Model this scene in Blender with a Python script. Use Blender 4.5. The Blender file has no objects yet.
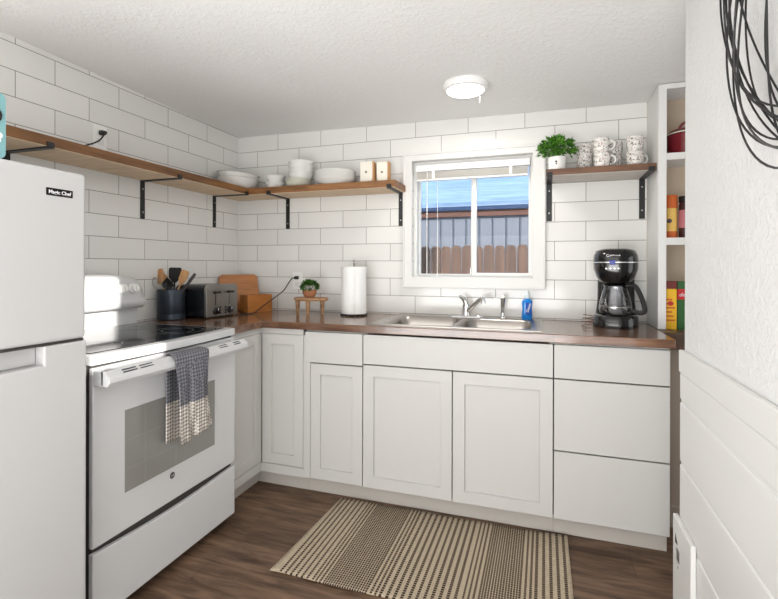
import bpy, bmesh, math, random
from mathutils import Vector, Matrix
random.seed(7)
PI = math.pi
S = bpy.context.scene
COL = S.collection

# ------------------------------------------------------------------ camera
cam_data = bpy.data.cameras.new('camera')
cam = bpy.data.objects.new('camera', cam_data); COL.objects.link(cam)
cam_data.sensor_width = 36.0
cam_data.lens = 464.8 / 778.0 * 36.0
cam_data.shift_y = -33.5 / 778.0
cam_data.clip_start = 0.02
cam.matrix_world = (Matrix.Translation((2.056, -2.783, 1.214)) @ Matrix.Rotation(0.3230, 4, 'Z')
                    @ Matrix.Rotation(PI / 2, 4, 'X') @ Matrix.Rotation(0.0024, 4, 'Z'))
S.camera = cam

# ------------------------------------------------------------------ world, sun, fill lights, exposure
world = bpy.data.worlds.new('world'); S.world = world; world.use_nodes = True
bg = world.node_tree.nodes['Background']
bg.inputs[0].default_value = (0.62, 0.80, 1.0, 1); bg.inputs[1].default_value = 2.0

sun_d = bpy.data.lights.new('sun', 'SUN'); sun_d.energy = 9.0; sun_d.angle = math.radians(0.8)
sun_d.color = (1.0, 0.965, 0.92)
sun = bpy.data.objects.new('sun', sun_d); COL.objects.link(sun)
sun.rotation_euler = Vector((-1.0, 0.515, -0.30)).to_track_quat('-Z', 'Y').to_euler()

def area(name, loc, aim, sx, sy, power, color=(1, 1, 1)):
    d = bpy.data.lights.new(name, 'AREA'); d.shape = 'RECTANGLE'; d.size = sx; d.size_y = sy
    d.energy = power; d.color = color
    o = bpy.data.objects.new(name, d); COL.objects.link(o); o.location = loc
    o.rotation_euler = (Vector(aim) - Vector(loc)).to_track_quat('-Z', 'Y').to_euler()
    return o
# added fill lamps: one behind the camera, one in the room to the right
area('rear_fill', (1.2, -5.0, 0.95), (1.2, 0, 1.9), 2.2, 1.6, 24, (0.97, 0.985, 1.0))
# added upward-facing lamp behind the camera, brightens the ceiling
area('ceiling_uplight', (1.25, -3.95, 0.55), (1.25, -3.3, 2.0), 2.2, 1.7, 88, (0.985, 0.99, 1.0))
area('side_room_fill', (3.93, -0.95, 1.2), (2.3, -1.0, 1.3), 1.2, 1.3, 8, (0.97, 0.985, 1.0))  # added lamp, lightens the space right of the partition
S.view_settings.view_transform = 'Standard'; S.view_settings.look = 'None'
S.view_settings.gamma = 1.0; S.view_settings.use_curve_mapping = False
S.view_settings.exposure = 0.13

# ------------------------------------------------------------------ materials
MATS = {}
def srgb(r, g, b):
    f = lambda c: (c / 255 / 12.92) if c / 255 <= 0.04045 else ((c / 255 + 0.055) / 1.055) ** 2.4
    return (f(r), f(g), f(b), 1)
def mat(name, rgb, rough=0.5, metal=0.0, bump=None, spec=0.5, emit=None, coat=0.0, trans=0.0):
    m = bpy.data.materials.new(name); m.use_nodes = True; nt = m.node_tree
    b = nt.nodes['Principled BSDF']
    b.inputs['Base Color'].default_value = srgb(*rgb); b.inputs['Roughness'].default_value = rough
    b.inputs['Metallic'].default_value = metal; b.inputs['Specular IOR Level'].default_value = spec
    b.inputs['Coat Weight'].default_value = coat; b.inputs['Transmission Weight'].default_value = trans
    if emit:
        b.inputs['Emission Color'].default_value = srgb(*emit[0]); b.inputs['Emission Strength'].default_value = emit[1]
    if bump:
        scale, strength, dist = bump
        tc = nt.nodes.new('ShaderNodeTexCoord'); n = nt.nodes.new('ShaderNodeTexNoise')
        n.inputs['Scale'].default_value = scale; n.inputs['Detail'].default_value = 3
        bp = nt.nodes.new('ShaderNodeBump'); bp.inputs['Strength'].default_value = strength
        bp.inputs['Distance'].default_value = dist
        nt.links.new(tc.outputs['Object'], n.inputs['Vector']); nt.links.new(n.outputs['Fac'], bp.inputs['Height'])
        nt.links.new(bp.outputs['Normal'], b.inputs['Normal'])
    MATS[name] = m; return m
def nodes(m): return m.node_tree, m.node_tree.nodes['Principled BSDF']
def N(nt, t, **kw):
    n = nt.nodes.new(t)
    for k, v in kw.items():
        if k.startswith('_'): setattr(n, k[1:], v)
        else: n.inputs[k.replace('__', ' ')].default_value = v
    return n

def tile_mat(name, swap):
    m = mat(name, (232, 231, 227), 0.10, spec=0.4); nt, b = nodes(m); L = nt.links.new
    tc = N(nt, 'ShaderNodeTexCoord'); sep = N(nt, 'ShaderNodeSeparateXYZ'); L(tc.outputs['Object'], sep.inputs[0])
    mx = N(nt, 'ShaderNodeMath', _operation='MULTIPLY_ADD')
    L(sep.outputs['Y' if swap else 'X'], mx.inputs[0]); mx.inputs[1].default_value = -1.0 if swap else 1.0
    mx.inputs[2].default_value = 0.0 if swap else 0.007
    mz = N(nt, 'ShaderNodeMath', _operation='ADD'); L(sep.outputs['Z'], mz.inputs[0])
    mz.inputs[1].default_value = -(0.914 + 3.05 * 0.109) + 20 * 0.109
    cb = N(nt, 'ShaderNodeCombineXYZ'); L(mx.outputs[0], cb.inputs[0]); L(mz.outputs[0], cb.inputs[1])
    br = N(nt, 'ShaderNodeTexBrick'); br.offset = 0.5; br.offset_frequency = 2
    br.inputs['Scale'].default_value = 1.0; br.inputs['Mortar Size'].default_value = 0.0016
    br.inputs['Mortar Smooth'].default_value = 0.1; br.inputs['Bias'].default_value = 0
    br.inputs['Brick Width'].default_value = 0.3256; br.inputs['Row Height'].default_value = 0.109
    br.inputs['Color1'].default_value = srgb(232, 231, 227); br.inputs['Color2'].default_value = srgb(226, 225, 221)
    br.inputs['Mortar'].default_value = srgb(138, 135, 129)
    L(cb.outputs[0], br.inputs['Vector']); L(br.outputs['Color'], b.inputs['Base Color'])
    no = N(nt, 'ShaderNodeTexNoise', Scale=5.0, Detail=1.0); L(tc.outputs['Object'], no.inputs['Vector'])
    b2 = N(nt, 'ShaderNodeBump', Strength=0.25, Distance=0.004); L(no.outputs['Fac'], b2.inputs['Height'])
    b1 = N(nt, 'ShaderNodeBump', Strength=0.5, Distance=0.002); b1.invert = True
    L(br.outputs['Fac'], b1.inputs['Height']); L(b2.outputs['Normal'], b1.inputs['Normal'])
    L(b1.outputs['Normal'], b.inputs['Normal'])
    rr = N(nt, 'ShaderNodeMapRange'); L(br.outputs['Fac'], rr.inputs[0]); rr.inputs[3].default_value = 0.10; rr.inputs[4].default_value = 0.8
    L(rr.outputs[0], b.inputs['Roughness'])
    return m
M_tile_back = tile_mat('tile_back', False); M_tile_left = tile_mat('tile_left', True)

def plaster(name, rgb, scale, strength, dist):
    m = mat(name, rgb, 0.75, spec=0.25); nt, b = nodes(m); L = nt.links.new
    tc = N(nt, 'ShaderNodeTexCoord')
    n1 = N(nt, 'ShaderNodeTexNoise', Scale=scale, Detail=4.0, Roughness=0.6, Distortion=0.8); L(tc.outputs['Object'], n1.inputs['Vector'])
    rp = N(nt, 'ShaderNodeMapRange'); rp.inputs[1].default_value = 0.45; rp.inputs[2].default_value = 0.62
    L(n1.outputs['Fac'], rp.inputs[0])
    bp = N(nt, 'ShaderNodeBump', Strength=strength, Distance=dist); L(rp.outputs[0], bp.inputs['Height'])
    L(bp.outputs['Normal'], b.inputs['Normal']); return m
M_ceiling = plaster('ceiling_paint', (242, 241, 239), 48, 0.30, 0.004)
M_plaster = plaster('plaster', (226, 226, 225), 48, 0.40, 0.004)
M_beige = mat('beige_paint', (206, 188, 166), 0.7, spec=0.2)
M_taupe = mat('taupe_paint', (178, 166, 154), 0.7, spec=0.2)
M_trim = mat('white_trim', (224, 223, 220), 0.4)
M_toe = mat('toe_kick_shaded', (186, 180, 172), 0.6)  # toe kick colour darkened to imitate the shade in its recess
M_cab = mat('cabinet_paint', (199, 197, 193), 0.42, spec=0.4)
M_gap = mat('gap_dark', (60, 56, 52), 0.8)
M_white = mat('white_enamel', (206, 206, 206), 0.22)
M_fridge = mat('fridge_white', (198, 197, 196), 0.38, bump=(220, 0.05, 0.001))
M_plastic = mat('white_plastic', (238, 237, 234), 0.35)
M_ceramic = mat('ceramic', (232, 231, 226), 0.18)
M_creamglaze = mat('cream_glaze', (225, 224, 208), 0.2)
M_black = mat('black_metal', (22, 21, 21), 0.45)
M_blackgloss = mat('black_gloss', (10, 10, 11), 0.12, coat=0.3)
M_chrome = mat('chrome', (215, 214, 212), 0.14, metal=1.0)
M_steel = mat('brushed_steel', (168, 166, 162), 0.34, metal=1.0)
M_sink = mat('sink_steel', (176, 170, 164), 0.28, metal=1.0)
M_glasstop = mat('cooktop_glass', (26, 28, 28), 0.06)
M_ovenglass = mat('oven_glass', (138, 136, 132), 0.10)
M_crock = mat('crock_blue', (48, 56, 66), 0.3, metal=0.5)
M_paper = mat('paper', (240, 240, 238), 0.85, bump=(120, 0.2, 0.002))
M_terra = mat('terracotta', (158, 104, 70), 0.7, bump=(60, 0.2, 0.002))
M_red = mat('red_enamel', (120, 22, 34), 0.25)
M_whitetext = mat('white_lettering', (238, 238, 238), 0.5)
M_darktext = mat('dark_lettering', (40, 38, 36), 0.5)
M_teal = mat('teal_card', (128, 176, 178), 0.6)
M_yellow = mat('yellow_card', (236, 184, 32), 0.5)
M_orange = mat('orange_plastic', (206, 98, 30), 0.45)
M_redcard = mat('red_card', (190, 34, 34), 0.5)
M_maroon = mat('maroon_card', (112, 38, 30), 0.5)
M_green = mat('green_card', (44, 96, 44), 0.5)
M_spice = mat('dark_spice', (66, 34, 32), 0.4)
M_pink = mat('pink_label', (196, 120, 128), 0.5)
M_yellowlabel = mat('pale_yellow_label', (232, 190, 96), 0.5)
M_soap = mat('blue_soap', (24, 128, 214), 0.15, spec=0.5)
M_cap = mat('clear_cap', (225, 238, 240), 0.3)
M_lcd = mat('lcd_blue', (20, 36, 120), 0.3, emit=((30, 50, 170), 0.2))
M_lamp = mat('lamp_diffuser', (255, 255, 255), 0.5, emit=((255, 250, 240), 6.0))
M_copper = mat('brown_cord', (110, 62, 38), 0.5)
M_woodlight = None

def glass_mat(name, tint=(1, 1, 1, 1), ior=1.45, boost=1.0):
    m = bpy.data.materials.new(name); m.use_nodes = True; nt = m.node_tree
    for n in list(nt.nodes): nt.nodes.remove(n)
    out = nt.nodes.new('ShaderNodeOutputMaterial'); mix = nt.nodes.new('ShaderNodeMixShader')
    tr = nt.nodes.new('ShaderNodeBsdfTransparent'); tr.inputs[0].default_value = tint
    gl = nt.nodes.new('ShaderNodeBsdfGlossy'); gl.inputs['Roughness'].default_value = 0.02
    fr = nt.nodes.new('ShaderNodeFresnel'); fr.inputs[0].default_value = ior
    mu = nt.nodes.new('ShaderNodeMath'); mu.operation = 'MULTIPLY'; mu.inputs[1].default_value = boost; mu.use_clamp = True
    nt.links.new(fr.outputs[0], mu.inputs[0]); nt.links.new(mu.outputs[0], mix.inputs[0])
    nt.links.new(tr.outputs[0], mix.inputs[1]); nt.links.new(gl.outputs[0], mix.inputs[2])
    nt.links.new(mix.outputs[0], out.inputs[0]); return m
M_glass = glass_mat('window_glass', (0.97, 0.98, 1, 1), 1.45, 0.35)
M_carafe = glass_mat('carafe_glass', (0.86, 0.86, 0.87, 1), 1.5, 2.0)
M_clearplate = glass_mat('clear_glass', (0.86, 0.90, 0.88, 1), 1.5, 2.0)

def wood(name, dark, light, axis='X', scale=1.0, rough=0.4, board=None, spec=0.5):
    """grain stretched along one axis; board=(length,width) adds glued staves of differing tone"""
    m = mat(name, light, rough, spec=spec); nt, b = nodes(m); L = nt.links.new
    tc = N(nt, 'ShaderNodeTexCoord'); mp = N(nt, 'ShaderNodeMapping')
    st = {'X': (1.9, 14, 14), 'Y': (14, 1.2, 14), 'Z': (14, 14, 1.2)}[axis]
    mp.inputs['Scale'].default_value = tuple(s * scale for s in st)
    L(tc.outputs['Object'], mp.inputs[0])
    n1 = N(nt, 'ShaderNodeTexNoise', Scale=2.2, Detail=6.0, Roughness=0.62, Distortion=0.5); L(mp.outputs[0], n1.inputs['Vector'])
    cr = N(nt, 'ShaderNodeValToRGB'); cr.color_ramp.elements[0].position = 0.32; cr.color_ramp.elements[1].position = 0.7
    cr.color_ramp.elements[0].color = srgb(*dark); cr.color_ramp.elements[1].color = srgb(*light)
    L(n1.outputs['Fac'], cr.inputs[0]); colr = cr.outputs[0]
    if board:
        sep = N(nt, 'ShaderNodeSeparateXYZ'); L(tc.outputs['Object'], sep.inputs[0]); cb = N(nt, 'ShaderNodeCombineXYZ')
        order = {'X': ('X', 'Y'), 'Y': ('Y', 'X'), 'Z': ('Z', 'X')}[axis]
        L(sep.outputs[order[0]], cb.inputs[0]); L(sep.outputs[order[1]], cb.inputs[1])
        br = N(nt, 'ShaderNodeTexBrick', Scale=1.0); br.offset = 0.37; br.offset_frequency = 3
        br.inputs['Mortar Size'].default_value = board[2] if len(board) > 2 else 0.0
        br.inputs['Brick Width'].default_value = board[0]; br.inputs['Row Height'].default_value = board[1]
        br.inputs['Color1'].default_value = (0.62, 0.60, 0.58, 1); br.inputs['Color2'].default_value = (1.0, 1.0, 1.0, 1)
        br.inputs['Mortar'].default_value = (0.35, 0.32, 0.3, 1)
        L(cb.outputs[0], br.inputs['Vector'])
        mx = N(nt, 'ShaderNodeMix', _data_type='RGBA', _blend_type='MULTIPLY'); mx.inputs[0].default_value = 0.85
        L(colr, mx.inputs[6]); L(br.outputs['Color'], mx.inputs[7]); colr = mx.outputs[2]
    L(colr, b.inputs['Base Color'])
    bp = N(nt, 'ShaderNodeBump', Strength=0.15, Distance=0.002); L(n1.outputs['Fac'], bp.inputs['Height']); L(bp.outputs['Normal'], b.inputs['Normal'])
    return m
M_floor = wood('floor_planks', (70, 52, 41), (138, 110, 88), 'X', 1.0, 0.5, (1.2, 0.15, 0.0012), spec=0.35)
M_counter = wood('counter_wood_x', (88, 58, 42), (150, 112, 86), 'X', 1.2, 0.2, (0.7, 0.045), spec=0.6)
M_counter.node_tree.nodes['Principled BSDF'].inputs['Coat Weight'].default_value = 0.4; M_counter.node_tree.nodes['Principled BSDF'].inputs['Coat Roughness'].default_value = 0.06
M_counter_y = wood('counter_wood_y', (88, 58, 42), (150, 112, 86), 'Y', 1.2, 0.2, (0.7, 0.045), spec=0.6)
M_ledge = wood('ledge_wood', (84, 66, 54), (122, 98, 82), 'X', 1.2, 0.4, (0.7, 0.045))
M_shelf_x = wood('shelf_wood_x', (108, 68, 34), (166, 116, 66), 'X', 1.0, 0.5, (0.45, 0.04))
M_shelf_y = wood('shelf_wood_y', (108, 68, 34), (166, 116, 66), 'Y', 1.0, 0.5, (0.45, 0.04))
M_shelf_dark = wood('shelf_wood_dark', (82, 54, 38), (122, 86, 62), 'X', 1.0, 0.5)
M_raw = wood('shelf_raw_underside', (212, 186, 154), (236, 214, 184), 'X', 1.0, 0.7)
M_bread = wood('bread_wood', (158, 96, 40), (192, 124, 58), 'X', 1.4, 0.4)
M_stand = wood('stand_wood', (134, 96, 62), (188, 148, 108), 'X', 1.5, 0.5)
M_spoon = wood('spoon_wood', (176, 126, 78), (214, 168, 116), 'Z', 1.5, 0.6)
M_fence = wood('fence_wood', (74, 52, 40), (116, 86, 66), 'Z', 1.0, 0.9)
M_shed = mat('shed_siding', (122, 124, 130), 0.9, bump=(20, 0.2, 0.01))
M_fascia = mat('fascia_brown', (104, 70, 58), 0.9)
M_roofblue = wood('blue_roof', (88, 112, 138), (130, 152, 176), 'X', 0.5, 0.5)
M_roofedge = mat('roof_edge_blue', (30, 52, 84), 0.5)
M_ground = mat('ground_soil', (120, 110, 100), 0.95)

def leaf_mat(name, a, c):
    m = mat(name, c, 0.5); nt, b = nodes(m); L = nt.links.new
    tc = N(nt, 'ShaderNodeTexCoord'); n = N(nt, 'ShaderNodeTexNoise', Scale=60.0, Detail=1.0); L(tc.outputs['Object'], n.inputs['Vector'])
    cr = N(nt, 'ShaderNodeValToRGB'); cr.color_ramp.elements[0].position = 0.38; cr.color_ramp.elements[1].position = 0.62
    cr.color_ramp.elements[0].color = srgb(*a); cr.color_ramp.elements[1].color = srgb(*c)
    L(n.outputs['Fac'], cr.inputs[0]); L(cr.outputs[0], b.inputs['Base Color']); return m
M_leaf = leaf_mat('leaf_green', (34, 78, 22), (104, 164, 52))
M_leaf2 = leaf_mat('leaf_dark_green', (30, 66, 22), (92, 142, 50))

def floral():
    m = mat('floral_ceramic', (230, 227, 221), 0.22); nt, b = nodes(m); L = nt.links.new
    tc = N(nt, 'ShaderNodeTexCoord'); n = N(nt, 'ShaderNodeTexNoise', Scale=75.0, Detail=3.0, Distortion=0.8); L(tc.outputs['Object'], n.inputs['Vector'])
    cr = N(nt, 'ShaderNodeValToRGB'); e = cr.color_ramp.elements
    e[0].position = 0.34; e[0].color = srgb(112, 106, 102); e[1].position = 0.64; e[1].color = srgb(196, 170, 166)
    for p_, c_ in ((.40, (150, 144, 138)), (.435, (230, 227, 221)), (.58, (230, 227, 221))):
        k = e.new(p_); k.color = srgb(*c_)
    L(n.outputs['Fac'], cr.inputs[0]); L(cr.outputs[0], b.inputs['Base Color']); return m
M_floral = floral()

def towel_mat():
    m = mat('waffle_towel', (96, 96, 104), 0.95, spec=0.1); nt, b = nodes(m); L = nt.links.new
    tc = N(nt, 'ShaderNodeTexCoord'); sep = N(nt, 'ShaderNodeSeparateXYZ'); L(tc.outputs['Object'], sep.inputs[0])
    lt = N(nt, 'ShaderNodeMath', _operation='LESS_THAN'); L(sep.outputs['Z'], lt.inputs[0]); lt.inputs[1].default_value = 0.685
    mp = N(nt, 'ShaderNodeMapping'); mp.inputs['Scale'].default_value = (60, 60, 60); mp.inputs['Rotation'].default_value = (0.785, 0, 0)
    L(tc.outputs['Object'], mp.inputs[0])
    mg = N(nt, 'ShaderNodeTexChecker', Scale=1.7); L(mp.outputs[0], mg.inputs['Vector'])
    mg.inputs['Color1'].default_value = (0, 0, 0, 1); mg.inputs['Color2'].default_value = (1, 1, 1, 1)
    a = N(nt, 'ShaderNodeMix', _data_type='RGBA'); L(mg.outputs['Fac'], a.inputs[0])
    a.inputs[6].default_value = srgb(88, 88, 92); a.inputs[7].default_value = srgb(130, 130, 136)
    c = N(nt, 'ShaderNodeMix', _data_type='RGBA'); L(mg.outputs['Fac'], c.inputs[0])
    c.inputs[6].default_value = srgb(140, 132, 124); c.inputs[7].default_value = srgb(220, 214, 206)
    d = N(nt, 'ShaderNodeMix', _data_type='RGBA'); L(lt.outputs[0], d.inputs[0]); L(a.outputs[2], d.inputs[6]); L(c.outputs[2], d.inputs[7])
    L(d.outputs[2], b.inputs['Base Color'])
    bp = N(nt, 'ShaderNodeBump', Strength=0.6, Distance=0.003); L(mg.outputs['Fac'], bp.inputs['Height']); L(bp.outputs['Normal'], b.inputs['Normal'])
    return m
M_towel = towel_mat()

RUG_W = 1.10
def rug_mat():
    m = mat('jute_rug', (176, 158, 132), 0.95, spec=0.1); nt, b = nodes(m); L = nt.links.new
    tc = N(nt, 'ShaderNodeTexCoord'); sep = N(nt, 'ShaderNodeSeparateXYZ'); L(tc.outputs['Object'], sep.inputs[0])
    stripes = []          # (centre, half width) across the rug from its left edge, metres
    x = 0.016
    while x < 0.15: stripes.append((x, 0.0048)); x += 0.0235
    while x < 0.20: stripes.append((x, 0.0042)); x += 0.0165
    while x < 0.37: stripes.append((x, 0.0036)); x += 0.0100
    while x < 0.42: stripes.append((x, 0.0045)); x += 0.018
    while x < 0.72: stripes.append((x, 0.0058)); x += 0.0265
    while x < 0.77: stripes.append((x, 0.0042)); x += 0.018
    while x < 0.91: stripes.append((x, 0.0036)); x += 0.0100
    while x < 0.96: stripes.append((x, 0.0045)); x += 0.019
    while x < 1.09: stripes.append((x, 0.0058)); x += 0.027
    total = None
    for i in range(0, len(stripes), 12):
        chunk = stripes[i:i + 12]
        cr = N(nt, 'ShaderNodeValToRGB'); cr.color_ramp.interpolation = 'CONSTANT'; e = cr.color_ramp.elements
        lo = chunk[0][0] - 0.01; hi = chunk[-1][0] + 0.01; sp = hi - lo
        e[0].position = 0; e[0].color = (0, 0, 0, 1); e[1].position = 1; e[1].color = (0, 0, 0, 1)
        for c, h in chunk:
            k = e.new((c - h - lo) / sp); k.color = (1, 1, 1, 1); k = e.new((c + h - lo) / sp); k.color = (0, 0, 0, 1)
        mr = N(nt, 'ShaderNodeMapRange'); L(sep.outputs['X'], mr.inputs[0])
        mr.inputs[1].default_value = lo; mr.inputs[2].default_value = hi; L(mr.outputs[0], cr.inputs[0])
        if total is None: total = cr.outputs[0]
        else:
            ad = N(nt, 'ShaderNodeMath', _operation='MAXIMUM'); L(total, ad.inputs[0]); L(cr.outputs[0], ad.inputs[1]); total = ad.outputs[0]
    wv = N(nt, 'ShaderNodeMath', _operation='SINE'); ml = N(nt, 'ShaderNodeMath', _operation='MULTIPLY'); ml.inputs[1].default_value = 2 * PI / 0.0125
    L(sep.outputs['Y'], ml.inputs[0]); L(ml.outputs[0], wv.inputs[0])
    gt = N(nt, 'ShaderNodeMapRange'); L(wv.outputs[0], gt.inputs[0]); gt.inputs[1].default_value = -1.0; gt.inputs[2].default_value = -0.55
    fac = N(nt, 'ShaderNodeMath', _operation='MULTIPLY'); L(total, fac.inputs[0]); L(gt.outputs[0], fac.inputs[1])
    no = N(nt, 'ShaderNodeTexNoise', Scale=160.0, Detail=2.0); L(tc.outputs['Object'], no.inputs['Vector'])
    base = N(nt, 'ShaderNodeMix', _data_type='RGBA'); L(no.outputs['Fac'], base.inputs[0])
    base.inputs[6].default_value = srgb(138, 124, 103); base.inputs[7].default_value = srgb(208, 193, 170)
    mx = N(nt, 'ShaderNodeMix', _data_type='RGBA'); L(fac.outputs[0], mx.inputs[0]); L(base.outputs[2], mx.inputs[6])
    mx.inputs[7].default_value = srgb(62, 48, 40); L(mx.outputs[2], b.inputs['Base Color'])
    bp = N(nt, 'ShaderNodeBump', Strength=0.6, Distance=0.003); L(no.outputs['Fac'], bp.inputs['Height']); L(bp.outputs['Normal'], b.inputs['Normal'])
    return m
M_rug = rug_mat()

# ------------------------------------------------------------------ mesh builder
class MB:
    def __init__(s): s.v = []; s.f = []
    def add(s, vs, fs, mtx=None):
        o = len(s.v); s.v += [tuple(mtx @ Vector(p)) if mtx else tuple(p) for p in vs]; s.f += [tuple(i + o for i in f) for f in fs]; return s
    def box(s, x0, x1, y0, y1, z0, z1, mtx=None):
        vs = [(x, y, z) for z in (z0, z1) for y in (y0, y1) for x in (x0, x1)]
        return s.add(vs, [(0, 2, 3, 1), (4, 5, 7, 6), (0, 1, 5, 4), (2, 6, 7, 3), (0, 4, 6, 2), (1, 3, 7, 5)], mtx)
    def prism(s, poly, a0, a1, axis='Y', mtx=None):
        """extrude a closed 2D outline along an axis"""
        n = len(poly)
        if axis == 'Y': P = lambda p, a: (p[0], a, p[1])
        elif axis == 'X': P = lambda p, a: (a, p[0], p[1])
        else: P = lambda p, a: (p[0], p[1], a)
        vs = [P(p, a0) for p in poly] + [P(p, a1) for p in poly]
        fs = [tuple(range(n))[::-1], tuple(range(n, 2 * n))] + [(i, (i + 1) % n, n + (i + 1) % n, n + i) for i in range(n)]
        return s.add(vs, fs, mtx)
    def loft(s, loops, cap0=True, cap1=True, mtx=None, closed=True):
        n = len(loops[0]); vs = [p for l in loops for p in l]; fs = []
        for k in range(len(loops) - 1):
            for i in range(n if closed else n - 1):
                j = (i + 1) % n; fs.append((k * n + i, k * n + j, (k + 1) * n + j, (k + 1) * n + i))
        if cap0: fs.append(tuple(range(n))[::-1])
        if cap1: fs.append(tuple((len(loops) - 1) * n + i for i in range(n)))
        return s.add(vs, fs, mtx)
    def lathe(s, prof, seg=32, mtx=None, cx=0, cy=0, cap0=True, cap1=True, sx=1, sy=1):
        return s.loft([[(cx + r * sx * math.cos(2 * PI * i / seg), cy + r * sy * math.sin(2 * PI * i / seg), z) for i in range(seg)] for r, z in prof], cap0, cap1, mtx)
    def cyl(s, a, b, r, r2=None, seg=16):
        a = Vector(a); b = Vector(b); d = b - a; r2 = r if r2 is None else r2
        m = Matrix.Translation(a) @ d.to_track_quat('Z', 'Y').to_matrix().to_4x4()
        return s.lathe([(r, 0), (r2, d.length)], seg, m)
    def tube(s, pts, r, seg=8, closed=False):
        pts = [Vector(p) for p in pts]; n = len(pts); loops = []; up = None
        for i, p in enumerate(pts):
            if closed: t = pts[(i + 1) % n] - pts[i - 1]
            else: t = pts[min(i + 1, n - 1)] - pts[max(i - 1, 0)]
            t.normalize()
            if up is None:
                up = Vector((0, 0, 1)) if abs(t.z) < 0.9 else Vector((1, 0, 0))
            up = (up - t * up.dot(t)).normalized(); b = t.cross(up)
            rr = r[i] if isinstance(r, (list, tuple)) else r
            loops.append([tuple(p + up * rr * math.cos(2 * PI * k / seg) + b * rr * math.sin(2 * PI * k / seg)) for k in range(seg)])
        if closed: loops.append(loops[0])
        return s.loft(loops, not closed, not closed)
    def build(s, name, material, parent=None, world=False, smooth=True, bevel=0.0, seg=2, angle=35):
        me = bpy.data.meshes.new(name); vs = s.v
        if parent is not None and world:
            mi = (Matrix.Translation(parent_loc(parent)) @ Matrix.Rotation(parent.rotation_euler.z, 4, 'Z')).inverted()
            vs = [tuple(mi @ Vector(p)) for p in vs]
        me.from_pydata(vs, [], s.f); me.materials.append(material)
        bm = bmesh.new(); bm.from_mesh(me); bmesh.ops.remove_doubles(bm, verts=bm.verts, dist=1e-6)
        bmesh.ops.recalc_face_normals(bm, faces=bm.faces); bm.to_mesh(me); bm.free()
        if smooth:
            me.polygons.foreach_set('use_smooth', [True] * len(me.polygons))
            me.set_sharp_from_angle(angle=math.radians(angle))
        o = bpy.data.objects.new(name, me); COL.objects.link(o)
        if parent is not None: o.parent = parent
        if bevel > 0:
            b = o.modifiers.new('bevel', 'BEVEL'); b.width = bevel; b.segments = seg; b.limit_method = 'ANGLE'; b.angle_limit = math.radians(40)
            if smooth: b.harden_normals = True
        return o
def parent_loc(p):
    v = Vector(p.location); q = p.parent
    while q: v = v + Vector(q.location); q = q.parent
    return v
def thing(name, label, cat, loc=(0, 0, 0), rotz=0, group=None):
    o = bpy.data.objects.new(name, None); COL.objects.link(o); o.location = loc; o.rotation_euler = (0, 0, rotz)
    o.empty_display_size = 0.05; o['label'] = label; o['category'] = cat
    if group: o['group'] = group
    return o
def tag(o, label, cat, group=None, kind=None):
    o['label'] = label; o['category'] = cat
    if group: o['group'] = group
    if kind: o['kind'] = kind
    return o
def struct(o): o['kind'] = 'structure'; return o
def copy_tree(o, parent=None):
    c = o.copy(); COL.objects.link(c); c.parent = parent
    for ch in list(o.children): copy_tree(ch, c)
    return c
def clone(o, loc, rotz=None, label=None):
    c = copy_tree(o); c.location = loc
    if rotz is not None: c.rotation_euler = (0, 0, rotz)
    if label: c['label'] = label
    return c
def text(name, s, size, material, parent, mtx, depth=0.0006, bold=0.0, align='CENTER', shear=0.0, wrap=None):
    """raised lettering; mtx is local to the parent; text lies in the local XY plane of mtx"""
    cu = bpy.data.curves.new(name, 'FONT'); cu.body = s; cu.size = size; cu.extrude = depth; cu.align_x = align; cu.align_y = 'CENTER'
    cu.offset = bold; cu.shear = shear; cu.resolution_u = 3
    tmp = bpy.data.objects.new('tmp_text', cu); COL.objects.link(tmp)
    dg = bpy.context.evaluated_depsgraph_get(); me = bpy.data.meshes.new_from_object(tmp.evaluated_get(dg))
    bpy.data.objects.remove(tmp); bpy.data.curves.remove(cu)
    for v in me.vertices:
        co = Vector(v.co)
        if wrap: co = Vector((math.sin(co.x / wrap) * wrap, co.y, co.z - wrap * (1 - math.cos(co.x / wrap))))
        v.co = mtx @ co
    me.materials.clear(); me.materials.append(material); me.name = name
    o = bpy.data.objects.new(name, me); COL.objects.link(o); o.parent = parent; return o
def frame(origin, xdir, ydir):
    x = Vector(xdir).normalized(); y = Vector(ydir).normalized(); z = x.cross(y)
    m = Matrix.Identity(4)
    for i in range(3): m[i][0] = x[i]; m[i][1] = y[i]; m[i][2] = z[i]; m[i][3] = origin[i]
    return m
def rrect(x0, x1, y0, y1, r, z, n=6):
    out = []
    for cx, cy, a0 in ((x1 - r, y1 - r, 0), (x0 + r, y1 - r, 90), (x0 + r, y0 + r, 180), (x1 - r, y0 + r, 270)):
        for k in range(n + 1):
            a = math.radians(a0 + 90 * k / n); out.append((cx + r * math.cos(a), cy + r * math.sin(a), z))
    return out
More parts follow.
